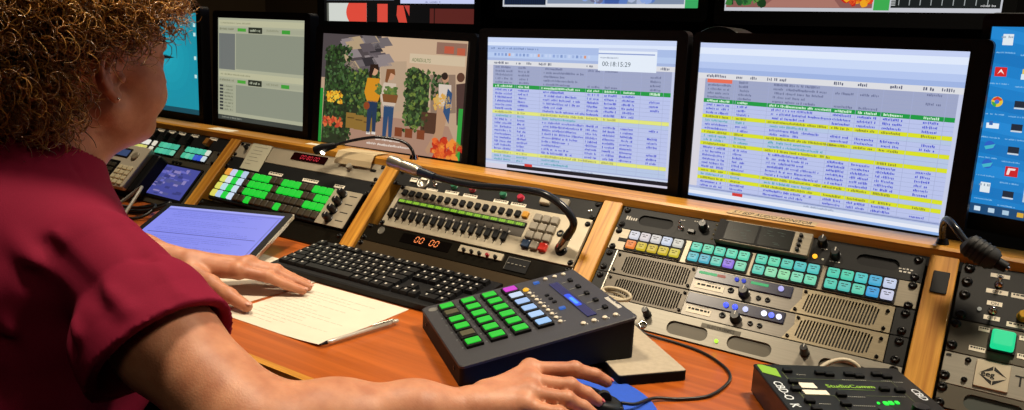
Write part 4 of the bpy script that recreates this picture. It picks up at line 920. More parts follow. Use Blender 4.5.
# -- tablet leaning on its kickstand
T = T2(-0.8238, -0.4604, DESK + 0.0088, 0.3847, 0.2929); tb = T @ Vector((0.146, 0.1, 0)); tb.z = DESK
tab = thing('tablet', 'tablet with bluish white document screen propped up before her', 'tablet', tb)
W, H = 0.292, 0.201
mb = world_mb(tb, T); mb.rbox(0, W, 0, H, -0.0085, -0.0012, 0.006, 0, 4); mb.build('body', M['silver'], tab)
mb = world_mb(tb, T); mb.rbox(0.0012, W - 0.0025, 0.0012, H - 0.0012, -0.0012, 0.0, 0.006, 0, 4); mb.build('bezel', mat('tablet_black', '#08080a', 0.5, spec=0.12), tab)
s = Scr(W - 0.030, H - 0.030); s.rect(0, 0, 1, 1, '#7f86ea', 0)
s.rect(0, 0, 1, 0.045, '#9aa0f2', 1); s.rect(0, 0.045, 1, 0.085, '#7077d6', 1)
for i in range(22):
    t = 0.11 + i * 0.037
    if i == 13: s.rect(0.05, t, 0.95, t + 0.012, '#3d429c', 2); continue
    if i % 5 == 4: continue
    s.words(0.08 + 0.03 * (i % 3 == 0), random.uniform(0.5, 0.92), t, 0.016, '#6269cc', 2, 0.3)
s.rect(0.972, 0.09, 0.985, 0.95, '#6a70cc', 2); s.rect(0, 0.955, 1, 1, '#6a70d0', 2)
mb = MB(tb); mb.T = T @ Matrix.Translation((W / 2 - 0.001, 0.015, 0.0002)); mb.add(s.mb.v, s.mb.f); mb.m = list(s.mb.m); mb.build('screen', s.mats, tab)
mb = world_mb(tb)
p1 = T @ Vector((0.07, H * 0.62, -0.0085)); p2 = T @ Vector((W - 0.07, H * 0.62, -0.0085)); bk = T.to_3x3() @ Vector((0, 1, 0)); bk.z = 0; bk.normalize()
q1 = Vector((p1.x, p1.y, DESK + 0.0006)) + bk * 0.03; q2 = Vector((p2.x, p2.y, DESK + 0.0006)) + bk * 0.03; th = bk * 0.003
mb.add([p1, p2, q2, q1, p1 + th, p2 + th, q2 + th, q1 + th], [(0, 1, 2, 3), (7, 6, 5, 4), (0, 4, 5, 1), (1, 5, 6, 2), (2, 6, 7, 3), (3, 7, 4, 0)]); mb.build('kickstand', M['charcoal'], tab)
mb = world_mb(tb, T); mb.cyl(0.286, 0.06, -0.001, 0.0006, 0.0022, n=10); mb.build('camera_dot', M['chrome'], tab)
# -- grey base slab and talkback key box standing on it
yaw = 0.9197; B0 = Vector((0.0515, -0.4966, DESK)); e = Vector((math.cos(yaw), math.sin(yaw), 0)); nn = Vector((-math.sin(yaw), math.cos(yaw), 0))
TS = T2(0.278, -0.286, DESK, math.radians(49.0))
sb = TS @ Vector((-0.05, 0.09, 0)); slab = thing('base_slab', 'flat black slab with grey top under the right end of the key box', 'slab', sb)
mb = world_mb(sb, TS); mb.rbox(-0.100, 0.0, 0.0, 0.180, 0.0004, 0.0145, 0.004, 0.001, 3); mb.build('slab_body', mat('slab_black', '#0c0c0d', 0.7, spec=0.15), slab)
mb = world_mb(sb, TS); mb.rbox(-0.0995, -0.0005, 0.0005, 0.1795, 0.0145, 0.0155, 0.004, 0.0006, 3); mb.build('slab_top', mat('slab_grey', '#aa9d88', 0.6, noise=0.08, nscale=150), slab)
kp = thing('talkback_key_box', 'charcoal sloped key box with green lit keys and small blue display', 'control box', B0 + e * 0.13 + nn * 0.109)
kp0 = kp.location.copy()
W, D, h0, h1 = 0.2527, 0.2225, 0.0300, 0.0776; tl = math.atan2(h1 - h0, W)
TB = Matrix.Translation(B0) @ Matrix.Rotation(yaw, 4, 'Z')
TT = TB @ Matrix.Translation((0, 0, h0)) @ Matrix.Rotation(-tl, 4, 'Y')
def kbx(fn, nm, m, top=True, parent=None, **kw):
    mb = MB(kp0); mb.T = TT if top else TB; fn(mb); return mb.build(nm, m, parent or kp, **kw)
def shell(mb):
    zb0, zb1 = 0.0005, 0.0165; r = 0.006; fl = rrect(0.001, W - 0.001, 0.001, D - 0.001, r, 4)
    zt = lambda x: h0 + (h1 - h0) * x / W - 0.004
    lo = [(x, y, zb0 + (zb1 - zb0) * min(1.0, x / 0.195)) for x, y in fl]; hi = [(x, y, zt(x)) for x, y in fl]; q = len(fl)
    mb.add(lo + hi, [(i, (i + 1) % q, (i + 1) % q + q, i + q) for i in range(q)] + [tuple(reversed(range(q))), tuple(range(q, 2 * q))])
kbx(shell, 'housing', mat('matt_black_metal', '#101012', 0.6, spec=0.2), False)
WT = W / math.cos(tl)
kbx(lambda mb: mb.rbox(-0.0005, WT + 0.001, -0.0005, D + 0.0005, -0.0045, 0.0, 0.008, 0.0012, 5), 'top_plate', M['charcoal'])
kcol = [['#12d22e', None, '#12d22e', '#12d22e', None, '#12d22e'], ['#12d22e'] * 6, ['#12d22e'] * 6, ['#d935d2', '#cfe2f8', '#bcd8fa', '#b6d4fa', '#bcd8fc', '#b0d2fc']]
kcol[3] = ['#d935d2', '#cfe0f8', '#a8c8f6', '#a8ccfa', '#b4d6fc', '#a0ccfa']
ROT = TT.to_3x3().to_euler()
def kpart(src_key, make, nm, m, x, y, z=0.0):
    k = ('kp', src_key, nm)
    if k not in CACHE:
        mb = MB(); make(mb); o = mb.build(nm, m, kp); CACHE[k] = o
    else: o = CACHE[k].copy(); COL.objects.link(o); o.parent = kp
    o.location = (TT @ Vector((x, y, z))) - kp0; o.rotation_euler = ROT; return o
for c in range(4):
    for r in range(6):
        x = 0.0345 + 0.0345 * c; y = 0.1950 - 0.0282 * r; hx = kcol[c][r]
        fm = glow(hx, 0.95) if hx else mat('unlit_key_olive', '#4b4a36', 0.4)
        def mk(mb):
            mb.rbox(-0.0125, 0.0125, -0.0118, 0.0118, 0, 0.0050, 0.0015, 0.0008, 2, 0); mb.rbox(-0.0098, 0.0098, -0.0078, 0.0078, 0.0050, 0.0066, 0.001, 0.0006, 2, 1)
        kpart(hx, mk, 'key', [M['black'], fm], x, y)
        kpart('dot', lambda mb: mb.lathe(0, 0, [(0.0014, 0), (0.001, 0.0006), (0.0001, 0.0008)], 8), 'indicator_dot', glow('#9a9a8c', 0.45), x - 0.0165, y - 0.004)
kpart('amber', lambda mb: mb.lathe(0, 0, [(0.0048, 0), (0.0048, 0.002), (0.003, 0.0035), (0.0001, 0.004)], 14), 'amber_light', glow('#f5b41e', 1.1), 0.1605, 0.1860)
for k in range(9): kpart('wb', lambda mb: mb.lathe(0, 0, [(0.0034, 0), (0.0034, 0.002), (0.0022, 0.003), (0.0001, 0.0032)], 12), 'round_button', mat('cream_button', '#cfc5b2', 0.5), 0.1603, 0.1690 - k * 0.0153)
for x, y in [(0.1845, 0.0220), (0.2005, 0.0215), (0.2170, 0.0212), (0.2335, 0.0209), (0.2025, 0.2080), (0.2190, 0.2085), (0.2345, 0.2090)]: kpart('wb2', lambda mb: mb.lathe(0, 0, [(0.0038, 0), (0.0038, 0.002), (0.0025, 0.003), (0.0001, 0.0033)], 12), 'round_button', mat('cream_button', '#cfc5b2', 0.5), x, y)
for k in range(3): kpart('db', lambda mb: mb.rbox(-0.003, 0.003, -0.003, 0.003, 0, 0.002, 0.001), 'small_button', M['black'], 0.1800, 0.1450 - k * 0.0150)
kpart('bb', lambda mb: mb.rbox(-0.0045, 0.0045, -0.0035, 0.0035, 0, 0.0025, 0.001), 'blue_button', glow('#2f6ac8', 0.8), 0.1805, 0.0870); kpart('bb', lambda mb: None, 'blue_button', glow('#2f6ac8', 0.8), 0.1845, 0.2020)
kbx(lambda mb: mb.rbox(0.1985, 0.2135, 0.0385, 0.1840, 0.0, 0.0012, 0.001, 0, 1), 'display_window', mat('display_indigo', '#12124a', 0.15))
def disp(mb):
    mb.box(0.1995, 0.2125, 0.0395, 0.1830, 0.0012, 0.00125, 0); mb.rbox(0.2005, 0.2100, 0.0800, 0.1300, 0.00125, 0.0014, 0.003, 0, 3, 1); mb.rbox(0.2025, 0.2080, 0.0880, 0.1150, 0.0014, 0.00145, 0.002, 0, 3, 2)
kbx(disp, 'display', [glow('#15145e', 0.8), glow('#1747e0', 1.2), glow('#3f8cff', 1.6)])
for k in range(5):
    y = 0.1768 - k * 0.0312; kpart('slot', lambda mb: mb.box(-0.010, 0.004, -0.0007, 0.0007, 0, 0.0004), 'slot_line', mat('groove_grey', '#7a7a74', 0.5), 0.2280, y); kpart('lever', lambda mb: mb.rbox(-0.0035, 0.0035, -0.0045, 0.0045, 0, 0.004, 0.001, 0.0008, 2), 'slider_cap', M['black'], 0.2325, y)
def kmarks(mb):
    for k in range(4):
        for q in range(3): mb.box(0.166 + q * 0.0, 0.1672, 0.1852 + q * 0.004 - 0.004, 0.1872 + q * 0.004 - 0.004, 0.0, 0.0002)
    for k in range(9): mb.box(0.1655, 0.1685, 0.1685 - k * 0.0153, 0.1697 - k * 0.0153, 0.0, 0.0002)
    for k in range(11):
        a = random.uniform(0.0028, 0.0045); mb.box(0.2468, 0.2468 + random.uniform(0.005, 0.0072), 0.0815 - k * 0.0042, 0.0815 - k * 0.0042 + 0.0030, 0.0, 0.0002)
    for x, y in [(0.189, 0.0175), (0.205, 0.0170), (0.2215, 0.0168), (0.2375, 0.0165)]: mb.box(x, x + 0.001, y, y + 0.003, 0, 0.0002)
kbx(kmarks, 'lettering', M['print'])
kbx(lambda mb: mb.lathe(0.0145, 0.2050, [(0.0075, 0), (0.0075, 0.0003), (0.0058, 0.0003), (0.0055, 0.0001), (0.0001, 0.0001)], 20), 'round_emblem', mat('emblem_grey', '#6e6e6a', 0.5))
for y in (0.03, 0.19):
    p = TB @ Vector((0.001, y, 0.015)); mb = MB(kp0); mb.T = Matrix.Translation(p) @ Matrix.Rotation(yaw, 4, 'Z') @ Matrix.Rotation(-PI / 2, 4, 'Y'); mb.lathe(0, 0, [(0.003, 0), (0.003, 0.001), (0.001, 0.0013), (0.0001, 0.0008)], 10); mb.build('side_screw', M['screw'], kp)
# -- beige cable plugged into the back of the key box
c0 = Vector((0.150, -0.190, DESK)); cc = thing('patch_cable', 'beige coiled cable lying behind the key box by the amplifiers', 'cable', c0)
mb = world_mb(c0); pts = []
for k in range(34):
    a = k / 33 * 1.6 * 2 * PI; pts.append((0.104 + 0.026 * math.cos(a) + 0.0004 * k, -0.164 + 0.006 * math.sin(a) - 0.009, DESK + 0.050 + 0.006 * math.sin(a) + 0.0010 * k * 0.3))
pts = [(0.060, -0.180, DESK + 0.035), (0.075, -0.176, DESK + 0.050)] + pts
mb.tube(spline(pts, 4), 0.0028, 8); mb.build('cord', mat('beige_cord', '#b8ab92', 0.5), cc, True)
mb = world_mb(c0); mb.tube([(0.045, -0.186, DESK + 0.030), (0.062, -0.180, DESK + 0.036)], [0.006, 0.005], 10); mb.build('plug', mat('beige_plug', '#a89c86', 0.5), cc, True)
# -- mouse pad, mouse and its cable
mpc = Vector((0.185, -0.466, DESK)); 
mb = MB(mpc); mb.lathe(mpc.x, mpc.y, [(0.1195, DESK + 0.0003), (0.1200, DESK + 0.0025), (0.1185, DESK + 0.0030), (0.0001, DESK + 0.0030)], 56)
pad = mb.build('mouse_pad', mat('blue_pad', '#1c4fc0', 0.75, noise=0.06, nscale=200)); pad.location = mpc
tag(pad, 'round blue mouse pad under the mouse and right hand', 'mouse pad')
mz = DESK + 0.0030; ma = math.radians(36); mc = Vector((0.205, -0.457, mz))   # long axis toward +x+y
ms = thing('computer_mouse', 'black computer mouse under her right hand on the blue pad', 'mouse', mc)
TM = Matrix.Translation(mc) @ Matrix.Rotation(ma, 4, 'Z')
def mouse_shape(mb, sc=1.0, zlo=0.0, zhi=1.0):
    nu, nv = 28, 10; vs = []
    for j in range(nv + 1):
        ph = j / nv * PI / 2
        for i in range(nu):
            a = 2 * PI * i / nu; c_, s_ = math.cos(a), math.sin(a); se = 0.75
            x = 0.055 * (abs(c_) ** se) * (1 if c_ > 0 else -1); wy = 0.0290 - 0.004 * (x / 0.055); y = wy * (abs(s_) ** se) * (1 if s_ > 0 else -1)
            k = math.cos(ph) ** 0.55; z = 0.004 + (0.0260 - 0.006 * (x / 0.055 + 0.2) ** 2 - 0.006 * max(0, x / 0.055)) * math.sin(ph) ** 0.9
            vs.append((x * k * sc, y * k * sc, z * sc))
    fs = [(j * nu + i, j * nu + (i + 1) % nu, (j + 1) * nu + (i + 1) % nu, (j + 1) * nu + i) for j in range(nv) for i in range(nu)] + [tuple(reversed(range(nu)))]
    mb.add(vs, fs)
mb = MB(mc); mb.T = TM; mouse_shape(mb); mb.build('shell', M['knob'], ms, True)
mb = MB(mc); mb.T = TM; mb.rbox(-0.050, 0.052, -0.0225, 0.0225, 0.0003, 0.0045, 0.02, 0, 5); mb.build('skirt', mat('mouse_grey', '#77757a', 0.4), ms)
mb = MB(mc); mb.T = TM @ Matrix.Translation((0.030, 0.0, 0.0165)) @ Matrix.Rotation(PI / 2, 4, 'X'); mb.cyl(0, 0, -0.0035, 0.0035, 0.009, n=18); mb.build('scroll_wheel', M['rubber'], ms)
p0 = TM @ Vector((0.052, 0, 0.010))
mb = MB(mc); mb.tube(spline([p0, p0 + Vector((0.012, 0.016, -0.004)), (0.268, -0.372, DESK + 0.0045), (0.293, -0.350, DESK + 0.0025), (0.320, -0.318, DESK + 0.0025), (0.328, -0.270, DESK + 0.0025), (0.322, -0.235, DESK + 0.0025), (0.300, -0.207, DESK + 0.0025), (0.262, -0.182, DESK + 0.0025), (0.215, -0.172, DESK + 0.0025), (0.170, -0.172, DESK + 0.004), (0.152, -0.170, DESK + 0.010)], 8), 0.0022, 8); mb.build('cable', M['cable'], ms, True)
# -- intercom box at the front right
y2 = math.radians(34.4); S0 = Vector((0.366, -0.276, DESK + 0.0004)); TS = Matrix.Translation(S0) @ Matrix.Rotation(y2, 4, 'Z')
scb = TS @ Vector((0.095, -0.07, 0)); sc = thing('intercom_control_box', 'black intercom box with green script lettering, front right beside the oak divider', 'control box', scb)
def sx(fn, nm, m, **kw):
    mb = MB(scb); mb.T = TS; fn(mb); return mb.build(nm, m, sc, **kw)
HT = 0.040
sx(lambda mb: mb.rbox(0.0, 0.190, -0.180, 0.012, 0.003, HT - 0.0005, 0.003, 0, 3), 'housing', mat('desk_tinted_black', '#1a1210', 0.35), )  # brown tint puts the desk's reflection into the black side colour
sx(lambda mb: mb.rbox(-0.0005, 0.1905, -0.1805, 0.0125, HT - 0.0025, HT, 0.003, 0.001, 3), 'top_plate', M['panelblk'])
for x, y in ((0.015, -0.165), (0.175, -0.165), (0.015, 0.0), (0.175, 0.0)): sx(lambda mb: mb.cyl(x, y, 0, 0.0035, 0.007, n=12), 'foot', M['rubber'])
gcol = mat('lime_paint', '#7fb02c', 0.5)
sx(lambda mb: mb.prism([(0.0035, 0.0085), (0.0030, -0.0150), (0.0225, -0.0280), (0.0250, -0.0020), (0.010, 0.0095)][::1], HT, HT + 0.0004), 'green_corner', gcol)
def frames(mb):
    for (x0, x1, y0, y1) in ((0.0290, 0.0300, -0.170, -0.010), (0.0290, 0.1560, -0.0305, -0.0297), (0.0700, 0.0707, -0.170, -0.075), (0.0290, 0.0700, -0.0760, -0.0752), (0.1620, 0.1627, -0.170, -0.005), (0.110, 0.1560, -0.0735, -0.0728)): mb.box(x0, x1, y0, y1, HT, HT + 0.0002)
sx(frames, 'printed_frames', mat('dim_green_print', '#4d5a33', 0.6))
for x, y in ((0.0366, -0.0100), (0.0769, -0.0140), (0.0880, -0.0175), (0.1140, -0.0155), (0.1256, -0.0200), (0.1510, -0.0130), (0.1620, -0.0190), (0.1402, -0.0562), (0.1582, -0.0590), (0.0318, -0.0431), (0.0270, -0.0641), (0.0780, -0.0757), (0.0727, -0.1001), (0.0318, -0.095), (0.0318, -0.115)):
    sx(lambda mb: mb.rbox(x - 0.0058, x + 0.0058, y - 0.0042, y + 0.0042, HT, HT + 0.0045, 0.0012, 0.0008, 2), 'button', M['black'])
sx(lambda mb: mb.rbox(0.0375, 0.0570, -0.0575, -0.0430, HT, HT + 0.0008, 0.001, 0, 1), 'label', M['white']); sx(lambda mb: mb.rbox(0.0350, 0.0650, -0.0750, -0.0630, HT, HT + 0.0008, 0.001, 0, 1), 'label', M['white'])
def scr_(mb): letters(mb, 'StudioComm', 0.0705, -0.0535, HT + 0.0003, 0.0125, None, 'l', 0.92, 0.03, 0.0004); mb.box(0.082, 0.128, -0.0575, -0.0570, HT, HT + 0.0003)
sx(scr_, 'script_lettering', mat('lime_lettering', '#8fc03a', 0.5))
for (x, y, w) in ((0.046, -0.019, 0.012), (0.100, -0.030, 0.030), (0.150, -0.030, 0.014), (0.165, -0.032, 0.012), (0.142, -0.0735, 0.016), (0.086, -0.0775, 0.020), (0.082, -0.1010, 0.024), (0.042, -0.099, 0.014), (0.042, -0.118, 0.018)):
    def sm(mb):
        a = x
        while a < x + w: mb.box(a, a + 0.0016, y, y + 0.0016, HT, HT + 0.0002); a += 0.0024
    sx(sm, 'legend', mat('grey_print', '#8e8e84', 0.6))
sx(lambda mb: letters(mb, 'CBD-O  K', 0.0060, -0.040, HT + 0.0004, 0.016, None, 'l', 1.0, -PI / 2, 0.0006), 'cheek_lettering', mat('white_lettering', '#d6dde2', 0.5))
sx(lambda mb: letters(mb, 'CBD', 0.1745, -0.050, HT + 0.0004, 0.014, None, 'l', 1.1, -PI / 2, 0.0006), 'cheek_lettering', mat('white_lettering', '#d6dde2', 0.5))
for x, y, q in ((0.1150, -0.0930, 0.003), (0.1240, -0.0930, 0.006), (0.1310, -0.0915, 0.006), (0.1390, -0.0900, 0.005)): sx(lambda mb: mb.rbox(x - q * 0.4, x + q * 0.4, y - q * 0.6, y + q * 0.6, HT, HT + 0.0015, 0.0006), 'green_light', glow('#22ea3c', 1.5))
sx(lambda mb: mb.lathe(0.150, -0.120, [(0.010, HT), (0.009, HT + 0.012), (0.0001, HT + 0.012)], 20), 'knob', M['knob'], smooth=False); sx(lambda mb: mb.lathe(0.105, -0.130, [(0.010, HT), (0.009, HT + 0.012), (0.0001, HT + 0.012)], 20), 'knob', M['knob'])
for x in (0.08, 0.12): sx(lambda mb: mb.tube([(x, -0.003 + 0.012, 0.02), (x, 0.026, 0.02)], 0.005, 10), 'plug', M['greymetal'])
c0 = Vector((0.47, -0.165, DESK)); cc = thing('patch_cable', 'pale cable arching behind the intercom box with green script', 'cable', c0)
mb = world_mb(c0); mb.tube(spline([(0.425, -0.212, DESK + 0.020), (0.432, -0.196, DESK + 0.032), (0.444, -0.182, DESK + 0.039), (0.458, -0.174, DESK + 0.041), (0.472, -0.172, DESK + 0.035), (0.482, -0.174, DESK + 0.018), (0.492, -0.176, DESK + 0.003)], 8), 0.0032, 8); mb.build('cord', mat('beige_cord', '#b8ab92', 0.5), cc, True)
# -- gooseneck lamps
def Wz(p): return Vector((p[0], p[1], p[2] + ZL))
def goose(label, base, path, r, extra):
    b = Wz(base); t = thing('gooseneck_lamp', label, 'lamp', b); mb = world_mb(b); mb.tube(spline([Wz(p) for p in path], 8), r, 10); mb.build('neck', mat('neck_grey', '#23252a', 0.25, 0.3), t, True)
    for nm, pts, rr, m in extra: mb = world_mb(b); mb.tube([Wz(p) for p in pts], rr, 14); mb.build(nm, m, t, 'auto')
    return t
goose('small gooseneck lamp with lit tip arching over the oak ledge before the market picture', (-0.478, 0.030, 0.014), [(-0.478, 0.030, 0.022), (-0.484, 0.030, 0.034), (-0.498, 0.028, 0.046), (-0.521, 0.020, 0.053), (-0.558, 0.000, 0.056), (-0.600, -0.012, 0.048), (-0.635, -0.022, 0.038), (-0.655, -0.036, 0.030)], 0.0035,
      [('socket', [(-0.478, 0.030, 0.0143), (-0.478, 0.030, 0.024)], [0.010, 0.008], M['chrome']), ('lamp_head', [(-0.650, -0.033, 0.031), (-0.676, -0.046, 0.023), (-0.694, -0.053, 0.016)], [0.006, 0.0105, 0.0095], M['black']),
       ('lamp_tip', [(-0.6700, -0.0520, 0.0150), (-0.6700, -0.0545, 0.0120)], [0.0050, 0.0045], glow('#fff3d8', 9.0))])
goose('long black gooseneck lamp plugged into the fader panel, its silver end resting on the ledge', (-0.043, -0.080, -0.083), [(-0.0365, -0.0865, -0.0725), (-0.024, -0.095, -0.055), (-0.0105, -0.102, -0.038), (-0.004, -0.109, -0.021), (-0.013, -0.115, -0.004), (-0.036, -0.120, 0.013), (-0.069, -0.120, 0.022), (-0.140, -0.112, 0.018), (-0.220, -0.100, 0.010), (-0.300, -0.085, 0.008), (-0.372, -0.072, 0.012)], 0.0068,
      [('plug_base', [(-0.043, -0.0802, -0.0830), (-0.0385, -0.0845, -0.0760)], [0.0100, 0.0095], M['knob']), ('plug', [(-0.0385, -0.0845, -0.0760), (-0.0225, -0.0955, -0.0535)], [0.0090, 0.0085], M['chrome']), ('plug_collar', [(-0.0225, -0.0955, -0.0535), (-0.010, -0.1025, -0.0370)], [0.0082, 0.0068], M['knob']),
       ('sleeve', [(-0.330, -0.080, 0.009), (-0.378, -0.071, 0.0125)], [0.0075, 0.0098], mat('sleeve_navy', '#18202e', 0.35)), ('lamp_head', [(-0.376, -0.071, 0.0120), (-0.380, -0.071, 0.0125), (-0.424, -0.065, 0.0170), (-0.426, -0.065, 0.0172), (-0.440, -0.063, 0.0190), (-0.463, -0.060, 0.0215)], [0.0100, 0.0122, 0.0122, 0.0098, 0.0128, 0.0128], M['silver'])])
g3 = goose('thick black gooseneck lamp drooping over the ledge at the right edge', (0.536, 0.020, 0.014), [(0.536, 0.020, 0.018), (0.534, 0.012, 0.036), (0.535, 0.000, 0.050), (0.540, -0.018, 0.058), (0.551, -0.038, 0.052), (0.562, -0.046, 0.041), (0.572, -0.050, 0.033)], 0.0048,
      [('socket', [(0.536, 0.020, 0.0143), (0.536, 0.020, 0.022)], [0.009, 0.007], M['knob']), ('lamp_head', [(0.566, -0.048, 0.037), (0.570, -0.049, 0.034), (0.600, -0.056, 0.020), (0.606, -0.057, 0.0175)], [0.0090, 0.0155, 0.0155, 0.0110], M['rubber']), ('lamp_stub', [(0.604, -0.057, 0.018), (0.618, -0.060, 0.0125)], [0.008, 0.007], M['black']), ('stub_tip', [(0.618, -0.060, 0.0125), (0.6205, -0.0605, 0.0115)], [0.0035, 0.003], M['chrome'])])
b = g3.location
for k in range(4):
    f = 0.15 + 0.2 * k; p = Vector((0.570, -0.049, 0.034)).lerp(Vector((0.600, -0.056, 0.020)), f); q = Vector((0.570, -0.049, 0.034)).lerp(Vector((0.600, -0.056, 0.020)), f + 0.08)
    mb = world_mb(b); mb.tube([Wz(p), Wz(q)], 0.0166, 14); mb.build('grip_ring', M['black'], g3, 'auto')
# -- folded note on the ledge, paper slip on the rack
nb_ = Vector((-0.600, -0.030, ZL)); 
mb = MB(nb_); mb.T = Matrix.Translation((-0.668, -0.006, ZL + 0.0150)) @ Matrix.Rotation(math.radians(2), 4, 'Z')
prof = [(0.045, 0.0), (0.010, 0.001), (-0.002, 0.000), (-0.012, -0.014), (-0.016, -0.026)]; th = 0.0008
vs = [(x, y, z + k) for k in (0, th) for x in (0, 0.108) for y, z in prof]; m_ = len(prof); fs = []
for i in range(m_ - 1): fs += [(i, i + 1, m_ + i + 1, m_ + i), (2 * m_ + i, 3 * m_ + i, 3 * m_ + i + 1, 2 * m_ + i + 1), (i, 2 * m_ + i, 2 * m_ + i + 1, i + 1), (m_ + i, m_ + i + 1, 3 * m_ + i + 1, 3 * m_ + i)]
mb.add(vs, fs, 0); o = mb.build('folded_note', [mat('manila_paper', '#c4b08a', 0.8)]); o.location = nb_; tag(o, 'folded manila note draped over the oak ledge beside the small lit lamp', 'note')
sb_ = Vector((-2 * U + DW + 0.10, -0.028, ZL - 0.028))
mb = MB(sb_); mb.T = Matrix.Translation((-2 * U + DW, 0, ZL)) @ Matrix.Rotation(AL, 4, 'X')
pts = [(0.0480, -0.0030), (0.1200, -0.0040), (0.1290, -0.0800), (0.0600, -0.0790)]
mb.add([(x, y, z) for z in (0.0015, 0.0020) for x, y in pts], [(7, 6, 5, 4), (0, 1, 2, 3), (0, 4, 5, 1), (1, 5, 6, 2), (2, 6, 7, 3), (3, 7, 4, 0)], 0)
for k in range(6): mb.box(0.062 + k * 0.004 * 0.2, 0.085 + random.random() * 0.03, -0.014 - k * 0.010, -0.0125 - k * 0.010, 0.0020, 0.0022, 1)
o = mb.build('paper_slip', [mat('slip_paper', '#b7b49c', 0.8), mat('slip_ink', '#8a8a7c', 0.8)]); o.location = sb_; tag(o, 'pale paper slip taped over the left end of the red timer panel', 'note')
# -- desk phone in the left bay
ux = -3 * U + DW; TP = Matrix.Translation((ux, 0, ZL)) @ Matrix.Rotation(AL, 4, 'X'); pc = TP @ Vector((0.235, -0.21, 0.006))
ph = thing('desk_phone', 'beige desk unit with small screen and cream keys, below her chin', 'phone', pc)
def px_(fn, nm, m, **kw): mb = MB(pc); mb.T = TP; fn(mb); return mb.build(nm, m, ph, **kw)
px_(lambda mb: mb.rbox(0.175, 0.330, -0.222, -0.105, 0.006, 0.036, 0.008, 0.003, 4), 'stand_body', M['black'])
px_(lambda mb: mb.rbox(0.165, 0.302, -0.225, -0.099, 0.036, 0.050, 0.008, 0.002, 4), 'face_plate', mat('phone_beige', '#c2b8a4', 0.45))
px_(lambda mb: mb.box(0.300, 0.3035, -0.220, -0.102, 0.037, 0.049), 'edge_trim', M['silver'])
px_(lambda mb: mb.rbox(0.172, 0.236, -0.140, -0.112, 0.050, 0.0512, 0.002), 'screen_frame', M['black']); px_(lambda mb: mb.box(0.178, 0.230, -0.136, -0.117, 0.0512, 0.0515), 'screen', glow('#3c4f7a', 0.7))
px_(lambda mb: mb.lathe(0.262, -0.130, [(0.013, 0.050), (0.012, 0.053), (0.006, 0.0525), (0.0001, 0.0525)], 20), 'dial_pad', mat('phone_pad', '#8d8370', 0.4), smooth=True)
px_(lambda mb: mb.rbox(0.168, 0.222, -0.222, -0.152, 0.050, 0.0508, 0.003), 'key_bed', M['black'])
for r in range(4):
    for c in range(3): px_(lambda mb: mb.rbox(0.228 + c * 0.022, 0.246 + c * 0.022, -0.174 - r * 0.0145, -0.163 - r * 0.0145, 0.050, 0.0535, 0.0015, 0.001, 2), 'key', mat('cream_key', '#e0d4b0', 0.5))
for r in range(4):
    for c in range(2): px_(lambda mb: mb.rbox(0.174 + c * 0.022, 0.192 + c * 0.022, -0.172 - r * 0.0145, -0.161 - r * 0.0145, 0.0508, 0.0535, 0.0015, 0.001, 2), 'key', M['slate'])
# -- headset with grey cord on the desk behind the tablet
hb = Vector((-1.10, -0.235, DESK)); hs = thing('cable_coil', 'loose coil of black and grey cords beside the tablet', 'cable', hb)
for j in range(3):
    mb = world_mb(hb); mb.tube(spline([(-1.10 + 0.07 * math.cos(a) + 0.01 * j, -0.250 + 0.045 * math.sin(a + j), DESK + 0.0045 + 0.006 * j + 0.010 * (1 + math.sin(a * 2 + j))) for a in [q * 2 * PI / 12 for q in range(26)]], 4), 0.0036, 8); mb.build('cord', M['cable'], hs, True)
mb = world_mb(hb); mb.tube(spline([(-1.16, -0.30, DESK + 0.0045), (-1.15, -0.25, DESK + 0.02), (-1.12, -0.215, DESK + 0.055), (-1.08, -0.235, DESK + 0.062), (-1.05, -0.28, DESK + 0.035), (-1.03, -0.32, DESK + 0.0045)], 8), 0.0038, 8); mb.build('grey_cord', mat('grey_cord', '#9a958c', 0.4), hs, True)
# -- small dark speaker between the two rundown monitors
pb_ = Vector((0.105, 0.27, SHELF)); sp = thing('loudspeaker', 'round topped black loudspeaker rising behind the two rundown monitors', 'speaker', pb_)
mb = MB(pb_); mb.T = Matrix.Translation(pb_) @ Matrix.Rotation(PI / 2, 4, 'X')
out = [(-0.055, 0), (0.055, 0)] + [(0.055 * math.cos(a), 0.385 + 0.042 * math.sin(a)) for a in [q * PI / 14 for q in range(15)]]
mb.prism(out, -0.05, 0.05, 0.004); mb.build('cabinet', M['panelblk'], sp)
for z, r in ((0.12, 0.045), (0.30, 0.030)):
    mb = MB(pb_); mb.T = Matrix.Translation(pb_ + Vector((0, -0.05, z))) @ Matrix.Rotation(PI / 2, 4, 'X'); mb.lathe(0, 0, [(r, 0), (r, 0.003), (r * 0.85, 0.004), (r * 0.3, -0.004), (0.0001, 0.002)], 24); mb.build('driver_cone', M['rubber'], sp, True)
